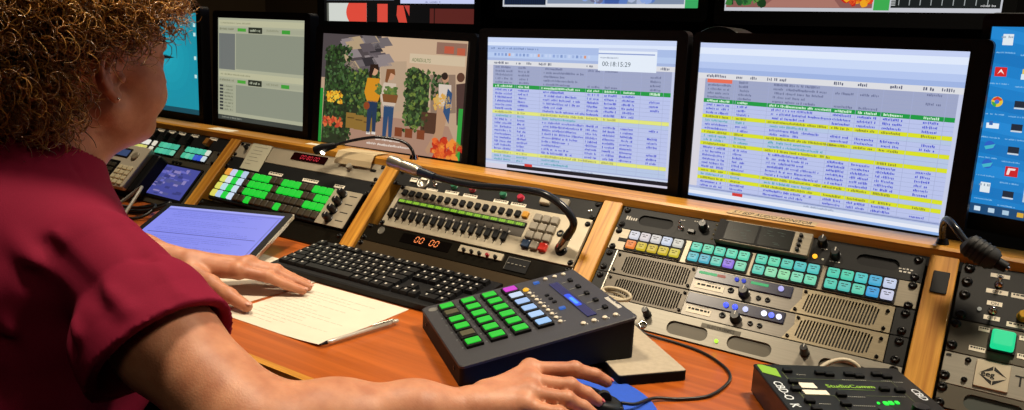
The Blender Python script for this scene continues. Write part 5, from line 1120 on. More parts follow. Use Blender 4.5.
# ================================================================== the operator
class Field:
    """Signed distance field on a grid; blended primitives give one continuous surface."""
    def __init__(s, lo, hi, h):
        s.lo = np.array(lo, float); s.h = h; s.n = np.ceil((np.array(hi) - s.lo) / h).astype(int) + 1
        s.ax = [s.lo[i] + h * np.arange(s.n[i]) for i in range(3)]; s.d = np.full(s.n, 1.0, np.float32)
    def sub(s, blo, bhi, pad):
        i0 = np.clip(np.floor((np.array(blo) - pad - s.lo) / s.h).astype(int), 0, s.n - 1); i1 = np.clip(np.ceil((np.array(bhi) + pad - s.lo) / s.h).astype(int) + 1, 1, s.n)
        sl = tuple(slice(a, max(a, b)) for a, b in zip(i0, i1))
        return sl, np.meshgrid(*[s.ax[k][sl[k]].astype(np.float32) for k in range(3)], indexing='ij', sparse=True)
    def put(s, sl, v, k, mode='add'):
        a = s.d[sl]; v = v.astype(np.float32)
        if mode == 'cut': v = -v; hh = np.clip(0.5 - 0.5 * (v - a) / k, 0, 1) if k > 0 else None; s.d[sl] = (a * hh + v * (1 - hh) + k * hh * (1 - hh)) if k > 0 else np.maximum(a, v)
        else:
            if k > 0: hh = np.clip(0.5 + 0.5 * (v - a) / k, 0, 1); s.d[sl] = v * (1 - hh) + a * hh - k * hh * (1 - hh)
            else: s.d[sl] = np.minimum(a, v)
    def cone(s, a, b, ra, rb, k=0.01, mode='add', flat=None):
        a = np.array(a, float); b = np.array(b, float); R = max(ra, rb)
        sl, (X, Y, Z) = s.sub(np.minimum(a, b) - R, np.maximum(a, b) + R, k + 2.5 * s.h)
        ab = b - a; L2 = max(ab @ ab, 1e-12)
        t = np.clip(((X - a[0]) * ab[0] + (Y - a[1]) * ab[1] + (Z - a[2]) * ab[2]) / L2, 0, 1)
        px, py, pz = X - a[0] - t * ab[0], Y - a[1] - t * ab[1], Z - a[2] - t * ab[2]
        if flat is not None:
            ax, q = np.array(flat[0], float), flat[1]; ax /= np.linalg.norm(ax); dt = px * ax[0] + py * ax[1] + pz * ax[2]
            px, py, pz = px + dt * (q - 1) * ax[0], py + dt * (q - 1) * ax[1], pz + dt * (q - 1) * ax[2]
        s.put(sl, np.sqrt(px * px + py * py + pz * pz) - (ra + (rb - ra) * t), k, mode)
    def chain(s, pts, rs, k=0.006, **kw):
        for i in range(len(pts) - 1): s.cone(pts[i], pts[i + 1], rs[i], rs[i + 1], k, **kw)
    def ell(s, c, r, axes=None, k=0.01, mode='add'):
        c = np.array(c, float); r = np.array(r, float); A = np.eye(3) if axes is None else np.array(axes, float); R = r.max()
        sl, (X, Y, Z) = s.sub(c - R, c + R, k + 2.5 * s.h); X, Y, Z = X - c[0], Y - c[1], Z - c[2]
        q = [(X * A[i][0] + Y * A[i][1] + Z * A[i][2]) for i in range(3)]
        k0 = np.sqrt(sum((q[i] / r[i]) ** 2 for i in range(3))); k1 = np.sqrt(sum((q[i] / r[i] ** 2) ** 2 for i in range(3))) + 1e-6
        s.put(sl, k0 * (k0 - 1) / k1, k, mode)
    def mesh(s):
        d = s.d; d[0], d[-1] = 1, 1; d[:, 0], d[:, -1] = 1, 1; d[:, :, 0], d[:, :, -1] = 1, 1
        ins = d < 0; c = ins[:-1, :-1, :-1].astype(np.int8)
        off = [(i, j, k) for i in (0, 1) for j in (0, 1) for k in (0, 1)]; n = np.array(d.shape) - 1
        tot = sum(ins[i:i + n[0], j:j + n[1], k:k + n[2]].astype(np.int8) for i, j, k in off)
        idx = np.argwhere((tot > 0) & (tot < 8)); vid = np.full(n, -1, np.int64); vid[tuple(idx.T)] = np.arange(len(idx))
        val = np.stack([d[idx[:, 0] + i, idx[:, 1] + j, idx[:, 2] + k] for i, j, k in off], 1).astype(np.float64); co = np.array(off, float)
        P = np.zeros((len(idx), 3)); cnt = np.zeros(len(idx))
        for a in range(8):
            for b in range(a + 1, 8):
                if np.abs(co[a] - co[b]).sum() != 1: continue
                m = (val[:, a] < 0) != (val[:, b] < 0); t = val[m, a] / (val[m, a] - val[m, b]); P[m] += co[a] + t[:, None] * (co[b] - co[a]); cnt[m] += 1
        P = s.lo + (idx + P / cnt[:, None]) * s.h; F = []
        for ax in range(3):
            o1, o2 = [(1, 2), (2, 0), (0, 1)][ax]; A = [slice(None)] * 3; B = [slice(None)] * 3; A[ax] = slice(0, -1); B[ax] = slice(1, None)
            e = np.argwhere(ins[tuple(A)] != ins[tuple(B)]); e = e[(e[:, o1] > 0) & (e[:, o2] > 0) & (e[:, o1] < n[o1]) & (e[:, o2] < n[o2])]
            def g(x, y): q = e.copy(); q[:, o1] -= x; q[:, o2] -= y; return vid[tuple(q.T)]
            q = np.stack([g(1, 1), g(0, 1), g(0, 0), g(1, 0)], 1); flip = ~ins[tuple(e.T)]; q[flip] = q[flip][:, ::-1]; F.append(q)
        return P, np.concatenate(F)
    def value(s, p):
        i = np.clip(((np.array(p) - s.lo) / s.h).astype(int), 0, s.n - 1); return float(s.d[tuple(i)])
def np_mesh(name, P, F, mats, parent, base, smooth=True, mi=None):
    me = bpy.data.meshes.new(name); F = np.asarray(F); k = F.shape[1]
    me.vertices.add(len(P)); me.vertices.foreach_set('co', (np.asarray(P) - np.array(base)).astype(np.float32).ravel())
    me.loops.add(F.size); me.loops.foreach_set('vertex_index', F.ravel().astype(np.int32))
    me.polygons.add(len(F)); me.polygons.foreach_set('loop_start', (np.arange(len(F)) * k).astype(np.int32))
    try: me.polygons.foreach_set('loop_total', np.full(len(F), k, np.int32))
    except Exception: pass
    for m in mats: me.materials.append(m)
    if mi is not None: me.polygons.foreach_set('material_index', np.asarray(mi, np.int32))
    me.update(calc_edges=True); me.validate()
    if smooth: me.polygons.foreach_set('use_smooth', np.ones(len(me.polygons), bool))
    o = bpy.data.objects.new(name, me); COL.objects.link(o); o.parent = parent; return o
PB = Vector((-0.46, -0.95, 0.0)); person = thing('person', 'curly haired person in maroon short sleeved shirt sitting at the console, hand on the mouse', 'person', PB)
base_rel = (PB.x, PB.y, PB.z - ZL)
def pmesh(name, fld, mats, **kw): P, F = fld.mesh(); return np_mesh(name, P, F, mats, person, base_rel, **kw)
skin = bpy.data.materials.new('skin'); skin.use_nodes = True
nt = skin.node_tree; b = nt.nodes['Principled BSDF']; tc = nt.nodes.new('ShaderNodeTexCoord')
n1 = nt.nodes.new('ShaderNodeTexNoise'); n1.inputs['Scale'].default_value = 38; n1.inputs['Detail'].default_value = 5; nt.links.new(tc.outputs['Object'], n1.inputs['Vector'])
rp = nt.nodes.new('ShaderNodeValToRGB'); rp.color_ramp.elements[0].position = 0.3; rp.color_ramp.elements[1].position = 0.72; rp.color_ramp.elements[0].color = rgb('#aa6c4e'); rp.color_ramp.elements[1].color = rgb('#c68a68')
nt.links.new(n1.outputs['Fac'], rp.inputs['Fac']); nt.links.new(rp.outputs['Color'], b.inputs['Base Color'])
n2 = nt.nodes.new('ShaderNodeTexNoise'); n2.inputs['Scale'].default_value = 420; n2.inputs['Detail'].default_value = 4; nt.links.new(tc.outputs['Object'], n2.inputs['Vector'])
bp = nt.nodes.new('ShaderNodeBump'); bp.inputs['Strength'].default_value = 0.25; bp.inputs['Distance'].default_value = 0.001; nt.links.new(n2.outputs['Fac'], bp.inputs['Height']); nt.links.new(bp.outputs['Normal'], b.inputs['Normal'])
b.inputs['Roughness'].default_value = 0.5; b.inputs['Subsurface Weight'].default_value = 0.12; b.inputs['Subsurface Radius'].default_value = (1, 0.35, 0.2); b.inputs['Subsurface Scale'].default_value = 0.006
# head frame
HO = np.array((-0.464, -0.676, 0.211)); fa = math.radians(-1); fp = math.radians(-2)
HF = np.array((math.sin(fa) * math.cos(fp), math.cos(fa) * math.cos(fp), math.sin(fp))); HR = np.array((math.cos(fa), -math.sin(fa), 0.0)); HU = np.cross(HR, HF)
def Hd(f, r, u): return HO + HF * f + HR * r + HU * u
AX = [HF, HR, HU]
B = Field((-0.95, -1.0, -0.30), (0.30, -0.30, 0.345), 0.0027)
# torso core, hidden by the shirt
B.cone((-0.46, -0.79, -0.05), (-0.46, -0.87, -0.28), 0.13, 0.13, 0.03, flat=((0, 1, 0), 1.25))
B.cone((-0.60, -0.745, 0.015), (-0.32, -0.775, 0.015), 0.055, 0.055, 0.04)
# neck and head
B.cone((-0.460, -0.764, 0.050), Hd(-0.030, 0, -0.045), 0.064, 0.054, 0.03)
B.ell(Hd(-0.008, 0, 0.050), (0.100, 0.078, 0.088), AX, 0.02); B.ell(Hd(0.050, 0, -0.006), (0.052, 0.062, 0.078), AX, 0.025)
B.ell(Hd(0.052, 0, 0.055), (0.048, 0.060, 0.050), AX, 0.02)
for q in (-1, 1):
    B.cone(Hd(0.005, q * 0.050, -0.044), Hd(0.068, q * 0.012, -0.072), 0.022, 0.018, 0.022); B.ell(Hd(0.060, q * 0.036, -0.028), (0.036, 0.030, 0.032), AX, 0.018); B.ell(Hd(0.055, q * 0.046, 0.000), (0.030, 0.020, 0.018), AX, 0.015)
B.ell(Hd(0.079, 0, -0.072), (0.017, 0.020, 0.016), AX, 0.014); B.ell(Hd(0.036, 0, -0.074), (0.046, 0.044, 0.024), AX, 0.03); B.cone(Hd(0.040, 0, -0.074), Hd(-0.008, 0, -0.112), 0.020, 0.034, 0.03)
B.cone(Hd(0.092, -0.030, 0.040), Hd(0.092, 0.030, 0.040), 0.012, 0.012, 0.012)
for q in (-1, 1): B.ell(Hd(0.103, q * 0.032, 0.019), (0.014, 0.015, 0.011), AX, 0.010, 'cut')
for q in (-1, 1):
    B.ell(Hd(0.085, q * 0.032, 0.019), (0.0125, 0.0135, 0.0120), AX, 0.002); B.cone(Hd(0.096, q * 0.020, 0.028), Hd(0.088, q * 0.046, 0.024), 0.004, 0.004, 0.005); B.cone(Hd(0.096, q * 0.022, 0.011), Hd(0.087, q * 0.044, 0.012), 0.0035, 0.0035, 0.005)
B.cone(Hd(0.095, 0, 0.030), Hd(0.113, 0, -0.012), 0.008, 0.0105, 0.010)
for q in (-1, 1): B.ell(Hd(0.103, q * 0.011, -0.015), (0.010, 0.008, 0.008), AX, 0.006)
B.cone(Hd(0.097, -0.016, -0.041), Hd(0.097, 0.016, -0.041), 0.006, 0.006, 0.006); B.cone(Hd(0.095, -0.015, -0.050), Hd(0.095, 0.015, -0.050), 0.0065, 0.0065, 0.006); B.cone(Hd(0.104, -0.018, -0.0455), Hd(0.104, 0.018, -0.0455), 0.0022, 0.0022, 0.003, 'cut')
for q in (-1, 1):
    def er(f, o, u): return Hd(f, q * (0.0745 + o), u)
    B.ell(er(-0.010, 0.004, 0.001), (0.017, 0.0075, 0.028), AX, 0.004)
    B.ell(er(-0.003, 0.013, -0.004), (0.0085, 0.0085, 0.012), AX, 0.003, 'cut'); B.ell(er(-0.010, 0.012, 0.016), (0.0085, 0.005, 0.008), AX, 0.003, 'cut')
    ear = [(0.006, 0.003, 0.006), (0.009, 0.005, 0.019), (0.003, 0.008, 0.030), (-0.010, 0.012, 0.034), (-0.022, 0.014, 0.027), (-0.0265, 0.015, 0.012), (-0.023, 0.013, -0.004), (-0.015, 0.010, -0.017), (-0.006, 0.007, -0.026)]
    B.chain([er(*p) for p in ear], [0.0036, 0.0040, 0.0044, 0.0048, 0.0050, 0.0046, 0.0044, 0.0048, 0.0056], 0.003)
    B.chain([er(*p) for p in [(-0.004, 0.006, 0.022), (-0.014, 0.011, 0.014), (-0.0165, 0.012, 0.002), (-0.010, 0.010, -0.012)]], [0.0026, 0.0036, 0.0036, 0.003], 0.003)
    B.ell(er(-0.002, 0.006, -0.027), (0.0085, 0.0055, 0.0095), AX, 0.004); B.ell(er(0.008, 0.004, -0.004), (0.005, 0.005, 0.007), AX, 0.003)
# arms and hands
SR, ER, WR = (-0.262, -0.776, 0.015), (-0.0075, -0.762, -0.1335), (0.1260, -0.583, -0.1355)
B.chain([SR, (-0.149, -0.773, -0.064), ER], [0.046, 0.050, 0.050], 0.03); B.chain([ER, (0.034, -0.697, -0.137), (0.090, -0.632, -0.1310), WR], [0.049, 0.045, 0.0310, 0.0245], 0.03)
SLh, EL, WL = (-0.620, -0.735, 0.020), (-0.800, -0.575, -0.112), (-0.545, -0.478, -0.122)
B.chain([SLh, EL], [0.060, 0.043], 0.03); B.chain([EL, (-0.730, -0.548, -0.110), (-0.64, -0.512, -0.116), WL], [0.043, 0.042, 0.034, 0.026], 0.03)
def hand(W, knu, pips, dips, tips, th, rp_, palm_n):
    """Palm slab, four separate fingers, thumb rooted on the side of the palm."""
    for i in range(4): B.cone(np.array(W) * 0.92 + np.array(knu[i]) * 0.08, np.array(knu[i]) - np.array((0, 0, 0.002)), 0.0185, 0.0125, 0.012)
    for i in range(3): B.cone(knu[i], knu[i + 1], 0.0120, 0.0120, 0.008)
    rr = [(0.0108, 0.0096, 0.0086, 0.0076), (0.0110, 0.0098, 0.0087, 0.0077), (0.0106, 0.0094, 0.0084, 0.0074), (0.0096, 0.0084, 0.0075, 0.0066)]
    for i in range(4):
        B.chain([knu[i], pips[i], dips[i], tips[i]], rr[i], 0.0035)
        B.ell(np.array(knu[i]) + (0, 0, 0.004), (0.011, 0.011, 0.010), None, 0.006); B.ell(np.array(pips[i]) + (0, 0, 0.0012), (rr[i][1] * 1.06,) * 3, None, 0.003)
    B.chain(th, [0.0185, 0.0135, 0.0115, 0.0092], 0.008)
kR = [(0.1454, -0.4787, -0.1180)]; pR = [(0.1930, -0.4520, -0.1135)]; dR = [(0.2120, -0.4330, -0.1225)]; tR = [(0.2235, -0.4230, -0.1310)]
for q_ in ((0.0130, -0.0200, -0.0045), (0.0100, -0.0185, -0.0045), (0.0050, -0.0175, -0.0080)): kR.append(tuple(np.array(kR[-1]) + q_))
for q_ in ((0.0105, -0.0295, -0.0080), (0.0080, -0.0210, -0.0060), (0.0000, -0.0200, -0.0100)): pR.append(tuple(np.array(pR[-1]) + q_))
for q_ in ((0.0080, -0.0345, -0.0095), (0.0070, -0.0220, -0.0060), (-0.0040, -0.0220, -0.0060)): dR.append(tuple(np.array(dR[-1]) + q_))
for q_ in ((0.0070, -0.0375, -0.0095), (0.0060, -0.0230, -0.0050), (-0.0080, -0.0240, -0.0030)): tR.append(tuple(np.array(tR[-1]) + q_))
thR = [(0.128, -0.548, -0.131), (0.134, -0.502, -0.138), (0.148, -0.466, -0.144), (0.168, -0.440, -0.147)]
hand(WR, kR, pR, dR, tR, thR, None, None)
kL = [(-0.456, -0.443, -0.123), (-0.463, -0.424, -0.120), (-0.474, -0.407, -0.122), (-0.488, -0.393, -0.128)]
pL = [(-0.414, -0.417, -0.131), (-0.420, -0.398, -0.128), (-0.434, -0.382, -0.131), (-0.455, -0.371, -0.138)]
dL = [(-0.390, -0.399, -0.144), (-0.396, -0.380, -0.143), (-0.413, -0.366, -0.145), (-0.438, -0.358, -0.148)]
tL = [(-0.368, -0.383, -0.1535), (-0.376, -0.364, -0.1535), (-0.395, -0.352, -0.1540), (-0.424, -0.347, -0.1550)]
thL = [(-0.520, -0.490, -0.128), (-0.462, -0.493, -0.135), (-0.415, -0.494, -0.144), (-0.372, -0.494, -0.1525)]
hand(WL, kL, pL, dL, tL, thL, None, None)
# tendons and veins on the back of the hands
for W_, K_ in ((WR, kR), (WL, kL)):
    for i in range(4): a = np.array(W_) * 0.6 + np.array(K_[i]) * 0.4 + (0, 0, 0.012); c = np.array(K_[i]) + (0, 0, 0.0085); B.cone(a, c, 0.0028, 0.0034, 0.006)
# forearm skin folds at the wrist
body = pmesh('body', B, [skin]); del B
# eyes, lashes, nails, earring
def blob(name, c, r, m, axes=None):
    mb = MB(tuple(PB)); A = AX if axes is None else axes; vs = []; fs = []; nu, nv = 14, 8
    for j in range(nv + 1):
        ph = PI * j / nv
        for i in range(nu):
            a = 2 * PI * i / nu; q = (math.sin(ph) * math.cos(a) * r[0], math.sin(ph) * math.sin(a) * r[1], math.cos(ph) * r[2]); p = np.array(c) + sum(q[k] * np.array(A[k]) for k in range(3)); vs.append((p[0], p[1], p[2] + ZL))
    for j in range(nv):
        for i in range(nu): fs.append((j * nu + i, j * nu + (i + 1) % nu, (j + 1) * nu + (i + 1) % nu, (j + 1) * nu + i))
    mb.add(vs, fs); return mb.build(name, m, person, True)
for q in (-1, 1):
    blob('eye', Hd(0.0866, q * 0.032, 0.019), (0.0120, 0.0122, 0.0088), mat('eye_white', '#c9bdb4', 0.2)); blob('iris', Hd(0.0962, q * 0.0315, 0.019), (0.0028, 0.0056, 0.0056), mat('iris_brown', '#3a2a1e', 0.15))
    mb = MB(tuple(PB))
    for k in range(12):
        t = k / 11; r = q * (0.020 + 0.028 * t); p = Hd(0.1005 - 0.012 * t, r, 0.0245); e_ = Hd(0.1105 - 0.007 * t, r + q * 0.004 * t, 0.0285 - 0.003 * t); m__ = (p + e_) / 2 - HU * 0.001
        mb.tube([(v[0], v[1], v[2] + ZL) for v in (p, m__, e_)], [0.0007, 0.0006, 0.0002], 4)
    mb.build('eyelash', mat('lash_black', '#0c0808', 0.6), person)
    mb = MB(tuple(PB)); mb.tube([(v[0], v[1], v[2] + ZL) for v in (Hd(0.104, q * 0.016, 0.046), Hd(0.103, q * 0.030, 0.051), Hd(0.090, q * 0.047, 0.046))], [0.0025, 0.0030, 0.001], 6); mb.build('eyebrow', mat('brow_brown', '#4a3018', 0.8), person, True)
blob('earring', Hd(-0.002, 0.0865, -0.030), (0.0022, 0.0022, 0.0022), M['chrome'])
nailm = mat('nail_pink', '#c05a58', 0.25, coat=0.4); naill = mat('nail_bare', '#c58f7c', 0.3)
for D_, T_ in ((dR, tR), (dL, tL)):
    for i in range(4):
        d = np.array(T_[i]) - np.array(D_[i]); d /= np.linalg.norm(d); sd = np.cross(d, (0, 0, 1)); sd /= np.linalg.norm(sd); up = np.cross(sd, d); r_n = (0.0074, 0.0075, 0.0072, 0.0064)[i]
        blob('fingernail', np.array(T_[i]) + d * r_n * 0.35 + up * r_n * 0.70, (0.0058, 0.0046, 0.0018), nailm if D_ is dR else naill, [d, sd, up])
for P_, Q_ in ((thR[2], thR[3]), (thL[2], thL[3])):
    d = np.array(Q_) - np.array(P_); d /= np.linalg.norm(d); sd = np.cross(d, (0, 0, 1)); sd /= np.linalg.norm(sd); up = np.cross(sd, d); blob('fingernail', np.array(Q_) + d * 0.003 + up * 0.0068, (0.0066, 0.0056, 0.0022), nailm if P_ is thR[2] else naill, [d, sd, up])
# shirt
C = Field((-0.88, -1.16, -0.50), (-0.02, -0.50, 0.15), 0.0036)
C.cone((-0.600, -0.748, 0.012), (-0.315, -0.779, 0.000), 0.084, 0.062, 0.05)
C.cone((-0.460, -0.765, 0.020), (-0.460, -0.742, 0.085), 0.105, 0.074, 0.05)
C.ell((-0.46, -0.800, -0.09), (0.205, 0.150, 0.21), None, 0.06); C.ell((-0.46, -0.880, -0.28), (0.205, 0.175, 0.20), None, 0.08); C.ell((-0.47, -0.71, -0.14), (0.16, 0.10, 0.12), None, 0.06)
def sleeve(S, E, t_h, r0, r1, shift, slot):
    S, E = np.array(S), np.array(E); Hc = S + (E - S) * t_h + np.array(shift); dr = (Hc - S) / np.linalg.norm(Hc - S)
    T = Field(C.lo, C.lo + (C.n - 1) * C.h, C.h); T.n = C.n; T.ax = C.ax; T.d = np.full(C.n, 1.0, np.float32)
    far = Hc + dr * 0.15; rf = r1 + (r1 - r0) * 0.15 / np.linalg.norm(Hc - S)
    T.cone(S, far, r0, rf, 0)
    # cuff band slightly thicker near the hem
    T.cone(Hc - dr * 0.036, far, r1 + 0.0045, rf + 0.0065, 0.0)
    sl, (X, Y, Z) = T.sub(Hc - 0.35, Hc + 0.35, 0); pl = (X - Hc[0]) * dr[0] + (Y - Hc[1]) * dr[1] + (Z - Hc[2]) * dr[2]
    T.d[sl] = np.maximum(T.d[sl], pl.astype(np.float32))
    h_ = np.clip(0.5 + 0.5 * (T.d - C.d) / 0.028, 0, 1); C.d = T.d * (1 - h_) + C.d * h_ - 0.028 * h_ * (1 - h_)
    return S, Hc, far, r0, r1, rf, dr
slR = sleeve(SR, ER, 0.500, 0.051, 0.075, (-0.010, -0.009, -0.013), 0); slL = sleeve(SLh, EL, 0.52, 0.078, 0.090, (0, 0, 0), 1)
# wrinkles that radiate from the armpit and gather at the waist
Xg, Yg, Zg = np.meshgrid(*[a.astype(np.float32) for a in C.ax], indexing='ij', sparse=True)
w1 = np.exp(-(((Xg + 0.26) / 0.14) ** 2 + ((Yg + 0.80) / 0.15) ** 2 + ((Zg + 0.06) / 0.13) ** 2))
ang = np.arctan2(Zg + 0.10, Xg + 0.36); C.d += (0.0075 * w1 * np.sin(ang * 9 + 12 * Yg + 1.0) * (0.6 + 0.4 * np.sin(31 * Xg)) + 0.0050 * np.sin(40 * Zg + 22 * Xg - 16 * Yg) * np.sin(20 * Xg + 5) * np.clip((0.02 - Zg) * 6, 0, 1)).astype(np.float32)
def fold(pts, amp, wd):
    for a, b_ in zip(pts[:-1], pts[1:]):
        a = np.array(a); b_ = np.array(b_); sl, (X, Y, Z) = C.sub(np.minimum(a, b_), np.maximum(a, b_), wd * 2.5); ab = b_ - a; t = np.clip(((X - a[0]) * ab[0] + (Y - a[1]) * ab[1] + (Z - a[2]) * ab[2]) / (ab @ ab), 0, 1)
        d2 = (X - a[0] - t * ab[0]) ** 2 + (Y - a[1] - t * ab[1]) ** 2 + (Z - a[2] - t * ab[2]) ** 2; C.d[sl] -= (amp * np.exp(-d2 / wd ** 2)).astype(np.float32)
for pts, am in (([(-0.345, -0.838, 0.050), (-0.235, -0.853, 0.010), (-0.170, -0.860, -0.035)], 1), ([(-0.33, -0.868, -0.020), (-0.255, -0.875, -0.070), (-0.205, -0.876, -0.110)], 1), ([(-0.265, -0.830, 0.055), (-0.180, -0.835, 0.025), (-0.125, -0.828, -0.005)], 0.8), ([(-0.235, -0.775, 0.075), (-0.165, -0.775, 0.045), (-0.105, -0.780, 0.008)], 0.6)):
    fold(pts, 0.0065 * am, 0.011); fold([(x - 0.010, y + 0.001, z - 0.020) for x, y, z in pts], -0.0060 * am, 0.011)
for q in (slR, slL):
    S_, Hc, far, r0, r1, rf, dr = q; C.cone(Hc - dr * 0.030, far, r1 - 0.009, rf - 0.004, 0.003, 'cut')
C.cone((-0.459, -0.752, 0.060), Hd(-0.026, 0, -0.040), 0.0655, 0.066, 0.006, 'cut')
C.chain([(-0.3776, -0.743, 0.1115), (-0.3628, -0.743, 0.1010), (-0.3309, -0.749, 0.086), (-0.300, -0.758, 0.084)], [0.003, 0.006, 0.006, 0.003], 0.003, mode='cut')
shirtm = mat('maroon_cloth', '#7e1431', 0.85, noise=0.10, nscale=900, bump=0.15, spec=0.15)
pmesh('shirt', C, [shirtm]); del C, Xg, Yg, Zg, w1, ang
# trousers and shoes below the desk, out of the picture but holding her up
D_ = Field((-0.78, -1.22, -0.92), (-0.14, -0.30, -0.20), 0.010)
D_.ell((-0.46, -0.92, -0.38), (0.205, 0.18, 0.13), None, 0.05)
for q in (-1, 1): D_.chain([(-0.46 + q * 0.10, -0.92, -0.385), (-0.46 + q * 0.12, -0.52, -0.395), (-0.46 + q * 0.12, -0.46, -0.80)], [0.098, 0.072, 0.058], 0.04)
pmesh('trousers', D_, [mat('dark_trousers', '#17171c', 0.85)])
for q in (-1, 1):
    G_ = Field((-0.46 + q * 0.12 - 0.08, -0.56, -0.92), (-0.46 + q * 0.12 + 0.08, -0.24, -0.76), 0.008); c = -0.46 + q * 0.12
    G_.cone((c, -0.475, -0.862), (c, -0.32, -0.872), 0.040, 0.030, 0.02, flat=((0, 0, 1), 1.0)); G_.cone((c, -0.465, -0.80), (c, -0.465, -0.862), 0.050, 0.040, 0.02)
    sl, (X, Y, Z) = G_.sub((c - 1, -2, -2), (c + 1, 2, 2), 0); G_.d[sl] = np.maximum(G_.d[sl], (-0.9025 - Z + 0 * X + 0 * Y).astype(np.float32)); pmesh('shoe', G_, [mat('shoe_black', '#111111', 0.5)])
# hair: scalp cap and many individual curls
rng = np.random.default_rng(5)
E_ = Field((-0.64, -0.86, 0.10), (-0.30, -0.50, 0.375), 0.005)
E_.ell(Hd(-0.020, 0, 0.060), (0.106, 0.088, 0.094), AX, 0.01); E_.ell(Hd(-0.060, 0, 0.000), (0.070, 0.074, 0.075), AX, 0.03); E_.ell(Hd(0.040, 0, 0.090), (0.060, 0.068, 0.050), AX, 0.03)
E_.ell(Hd(0.075, 0, 0.000), (0.055, 0.10, 0.068), AX, 0.015, 'cut')
for q in (-1, 1): E_.ell(Hd(0.000, q * 0.080, -0.005), (0.034, 0.030, 0.044), AX, 0.010, 'cut')
E_.cone(Hd(-0.02, 0, -0.16), Hd(-0.02, 0, -0.085), 0.16, 0.12, 0.01, 'cut')
P, F = E_.mesh(); hm = [mat('hair_dark', '#2a1808', 0.7)]
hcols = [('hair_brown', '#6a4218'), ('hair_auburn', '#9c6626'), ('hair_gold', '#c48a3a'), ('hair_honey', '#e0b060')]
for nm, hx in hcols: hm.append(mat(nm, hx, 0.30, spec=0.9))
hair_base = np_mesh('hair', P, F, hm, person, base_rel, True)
V = []; Q = []; MI = []; nseg, ns = 18, 3
def curl(root, nrm, dirn, L, R, turns, th, mi):
    a1 = np.cross(dirn, nrm); a1 /= np.linalg.norm(a1) + 1e-9; a2 = np.cross(a1, dirn); ph = rng.uniform(0, 6.28); b0 = len(V)
    pts = []
    for i in range(nseg):
        t = i / (nseg - 1); g = min(1, t * 3); c = root + nrm * (0.010 + 0.020 * min(1, t * 2)) + dirn * L * t - np.array((0, 0, 1)) * 0.012 * t * t
        pts.append(c + (a1 * math.cos(ph + turns * 6.283 * t) + a2 * math.sin(ph + turns * 6.283 * t)) * R * g)
    for i in range(nseg):
        tg = pts[min(i + 1, nseg - 1)] - pts[max(i - 1, 0)]; tg /= np.linalg.norm(tg) + 1e-9; u1 = np.cross(tg, (0.3, 0.5, 0.8)); u1 /= np.linalg.norm(u1) + 1e-9; u2 = np.cross(tg, u1); rr = th * (1 - 0.75 * (i / (nseg - 1)) ** 3)
        for k in range(ns): a = 6.283 * k / ns; V.append(pts[i] + (u1 * math.cos(a) + u2 * math.sin(a)) * rr)
    for i in range(nseg - 1):
        for k in range(ns): Q.append((b0 + i * ns + k, b0 + i * ns + (k + 1) % ns, b0 + (i + 1) * ns + (k + 1) % ns, b0 + (i + 1) * ns + k)); MI.append(mi)
cnt = 0
while cnt < 5200:
    v = rng.normal(size=3); v /= np.linalg.norm(v); f, r, u = v[0] * 0.112, v[1] * 0.090, v[2] * 0.098
    f -= 0.014; u += 0.056
    if v[2] < -0.25: u = u - 0.055 * (-v[2]); f = f - 0.02
    if f > 0.040 and u < 0.088: continue
    if f > 0.012 and u < 0.055: continue
    if abs(r) > 0.03 and -0.050 < f < 0.03 and u < 0.045: continue
    if u < -0.055 or (f > -0.04 and u < 0.0): continue
    root = Hd(f * 0.93, r * 0.93, 0.056 + (u - 0.056) * 0.95); nrm = HF * v[0] + HR * v[1] + HU * v[2]
    down = np.array((0, 0, -1.0)); whorl = np.cross(nrm, HR) * 0.2
    dirn = down * rng.uniform(0.1, 0.9) + rng.normal(size=3) * 0.55 + nrm * 0.35 + whorl
    if f > 0.03: dirn = HF * 0.9 + nrm * 0.2 + rng.normal(size=3) * 0.35 + HR * 0.25 - HU * 0.1
    dirn /= np.linalg.norm(dirn)
    mi = 1 + min(3, max(0, int(rng.normal(1.2 + 1.3 * max(0, v[2]), 0.9))))  # crown curls drawn lighter: overhead light put into the colour
    curl(root, nrm, dirn, rng.uniform(0.015, 0.048), rng.uniform(0.005, 0.0115), rng.uniform(1.0, 2.4), rng.uniform(0.0006, 0.0012), mi); cnt += 1
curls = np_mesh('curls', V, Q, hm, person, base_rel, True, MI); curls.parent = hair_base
# chair under her
CB = Vector((-0.46, -0.95, 0.0)); ch = thing('office_chair', 'black office chair she sits on, mostly below the picture', 'chair', CB)
cm = mat('chair_cloth', '#141416', 0.9)
mb = MB(CB); mb.rbox(-0.70, -0.22, -1.18, -0.72, 0.338, 0.388, 0.06, 0.012, 5); mb.build('seat', cm, ch)
mb = MB(CB); mb.T = Matrix.Translation((-0.46, -1.20, 0.70)) @ Matrix.Rotation(math.radians(82), 4, 'X'); mb.rbox(-0.20, 0.20, -0.20, 0.20, -0.02, 0.02, 0.06, 0.01, 5); mb.build('backrest', cm, ch)
mb = MB(CB); mb.tube([(-0.46, -1.05, 0.325), (-0.46, -1.22, 0.345), (-0.46, -1.245, 0.55)], 0.018, 10); mb.build('back_bar', M['black'], ch)
mb = MB(CB); mb.cyl(-0.46, -0.95, 0.08, 0.340, 0.026, n=16); mb.build('column', M['charcoal'], ch)
for k in range(5):
    a = k * 2 * PI / 5 + 0.3; p = (-0.46 + 0.27 * math.cos(a), -0.95 + 0.27 * math.sin(a))
    mb = MB(CB); mb.tube([(-0.46, -0.95, 0.10), (p[0], p[1], 0.07)], [0.026, 0.016], 10); lg = mb.build('leg', M['black'], ch)
    mb = MB(CB); mb.T = Matrix.Translation((p[0], p[1], 0.029)) @ Matrix.Rotation(a, 4, 'Z') @ Matrix.Rotation(PI / 2, 4, 'X'); mb.cyl(0, 0, -0.015, 0.015, 0.028, n=16); mb.build('caster', M['rubber'], lg)
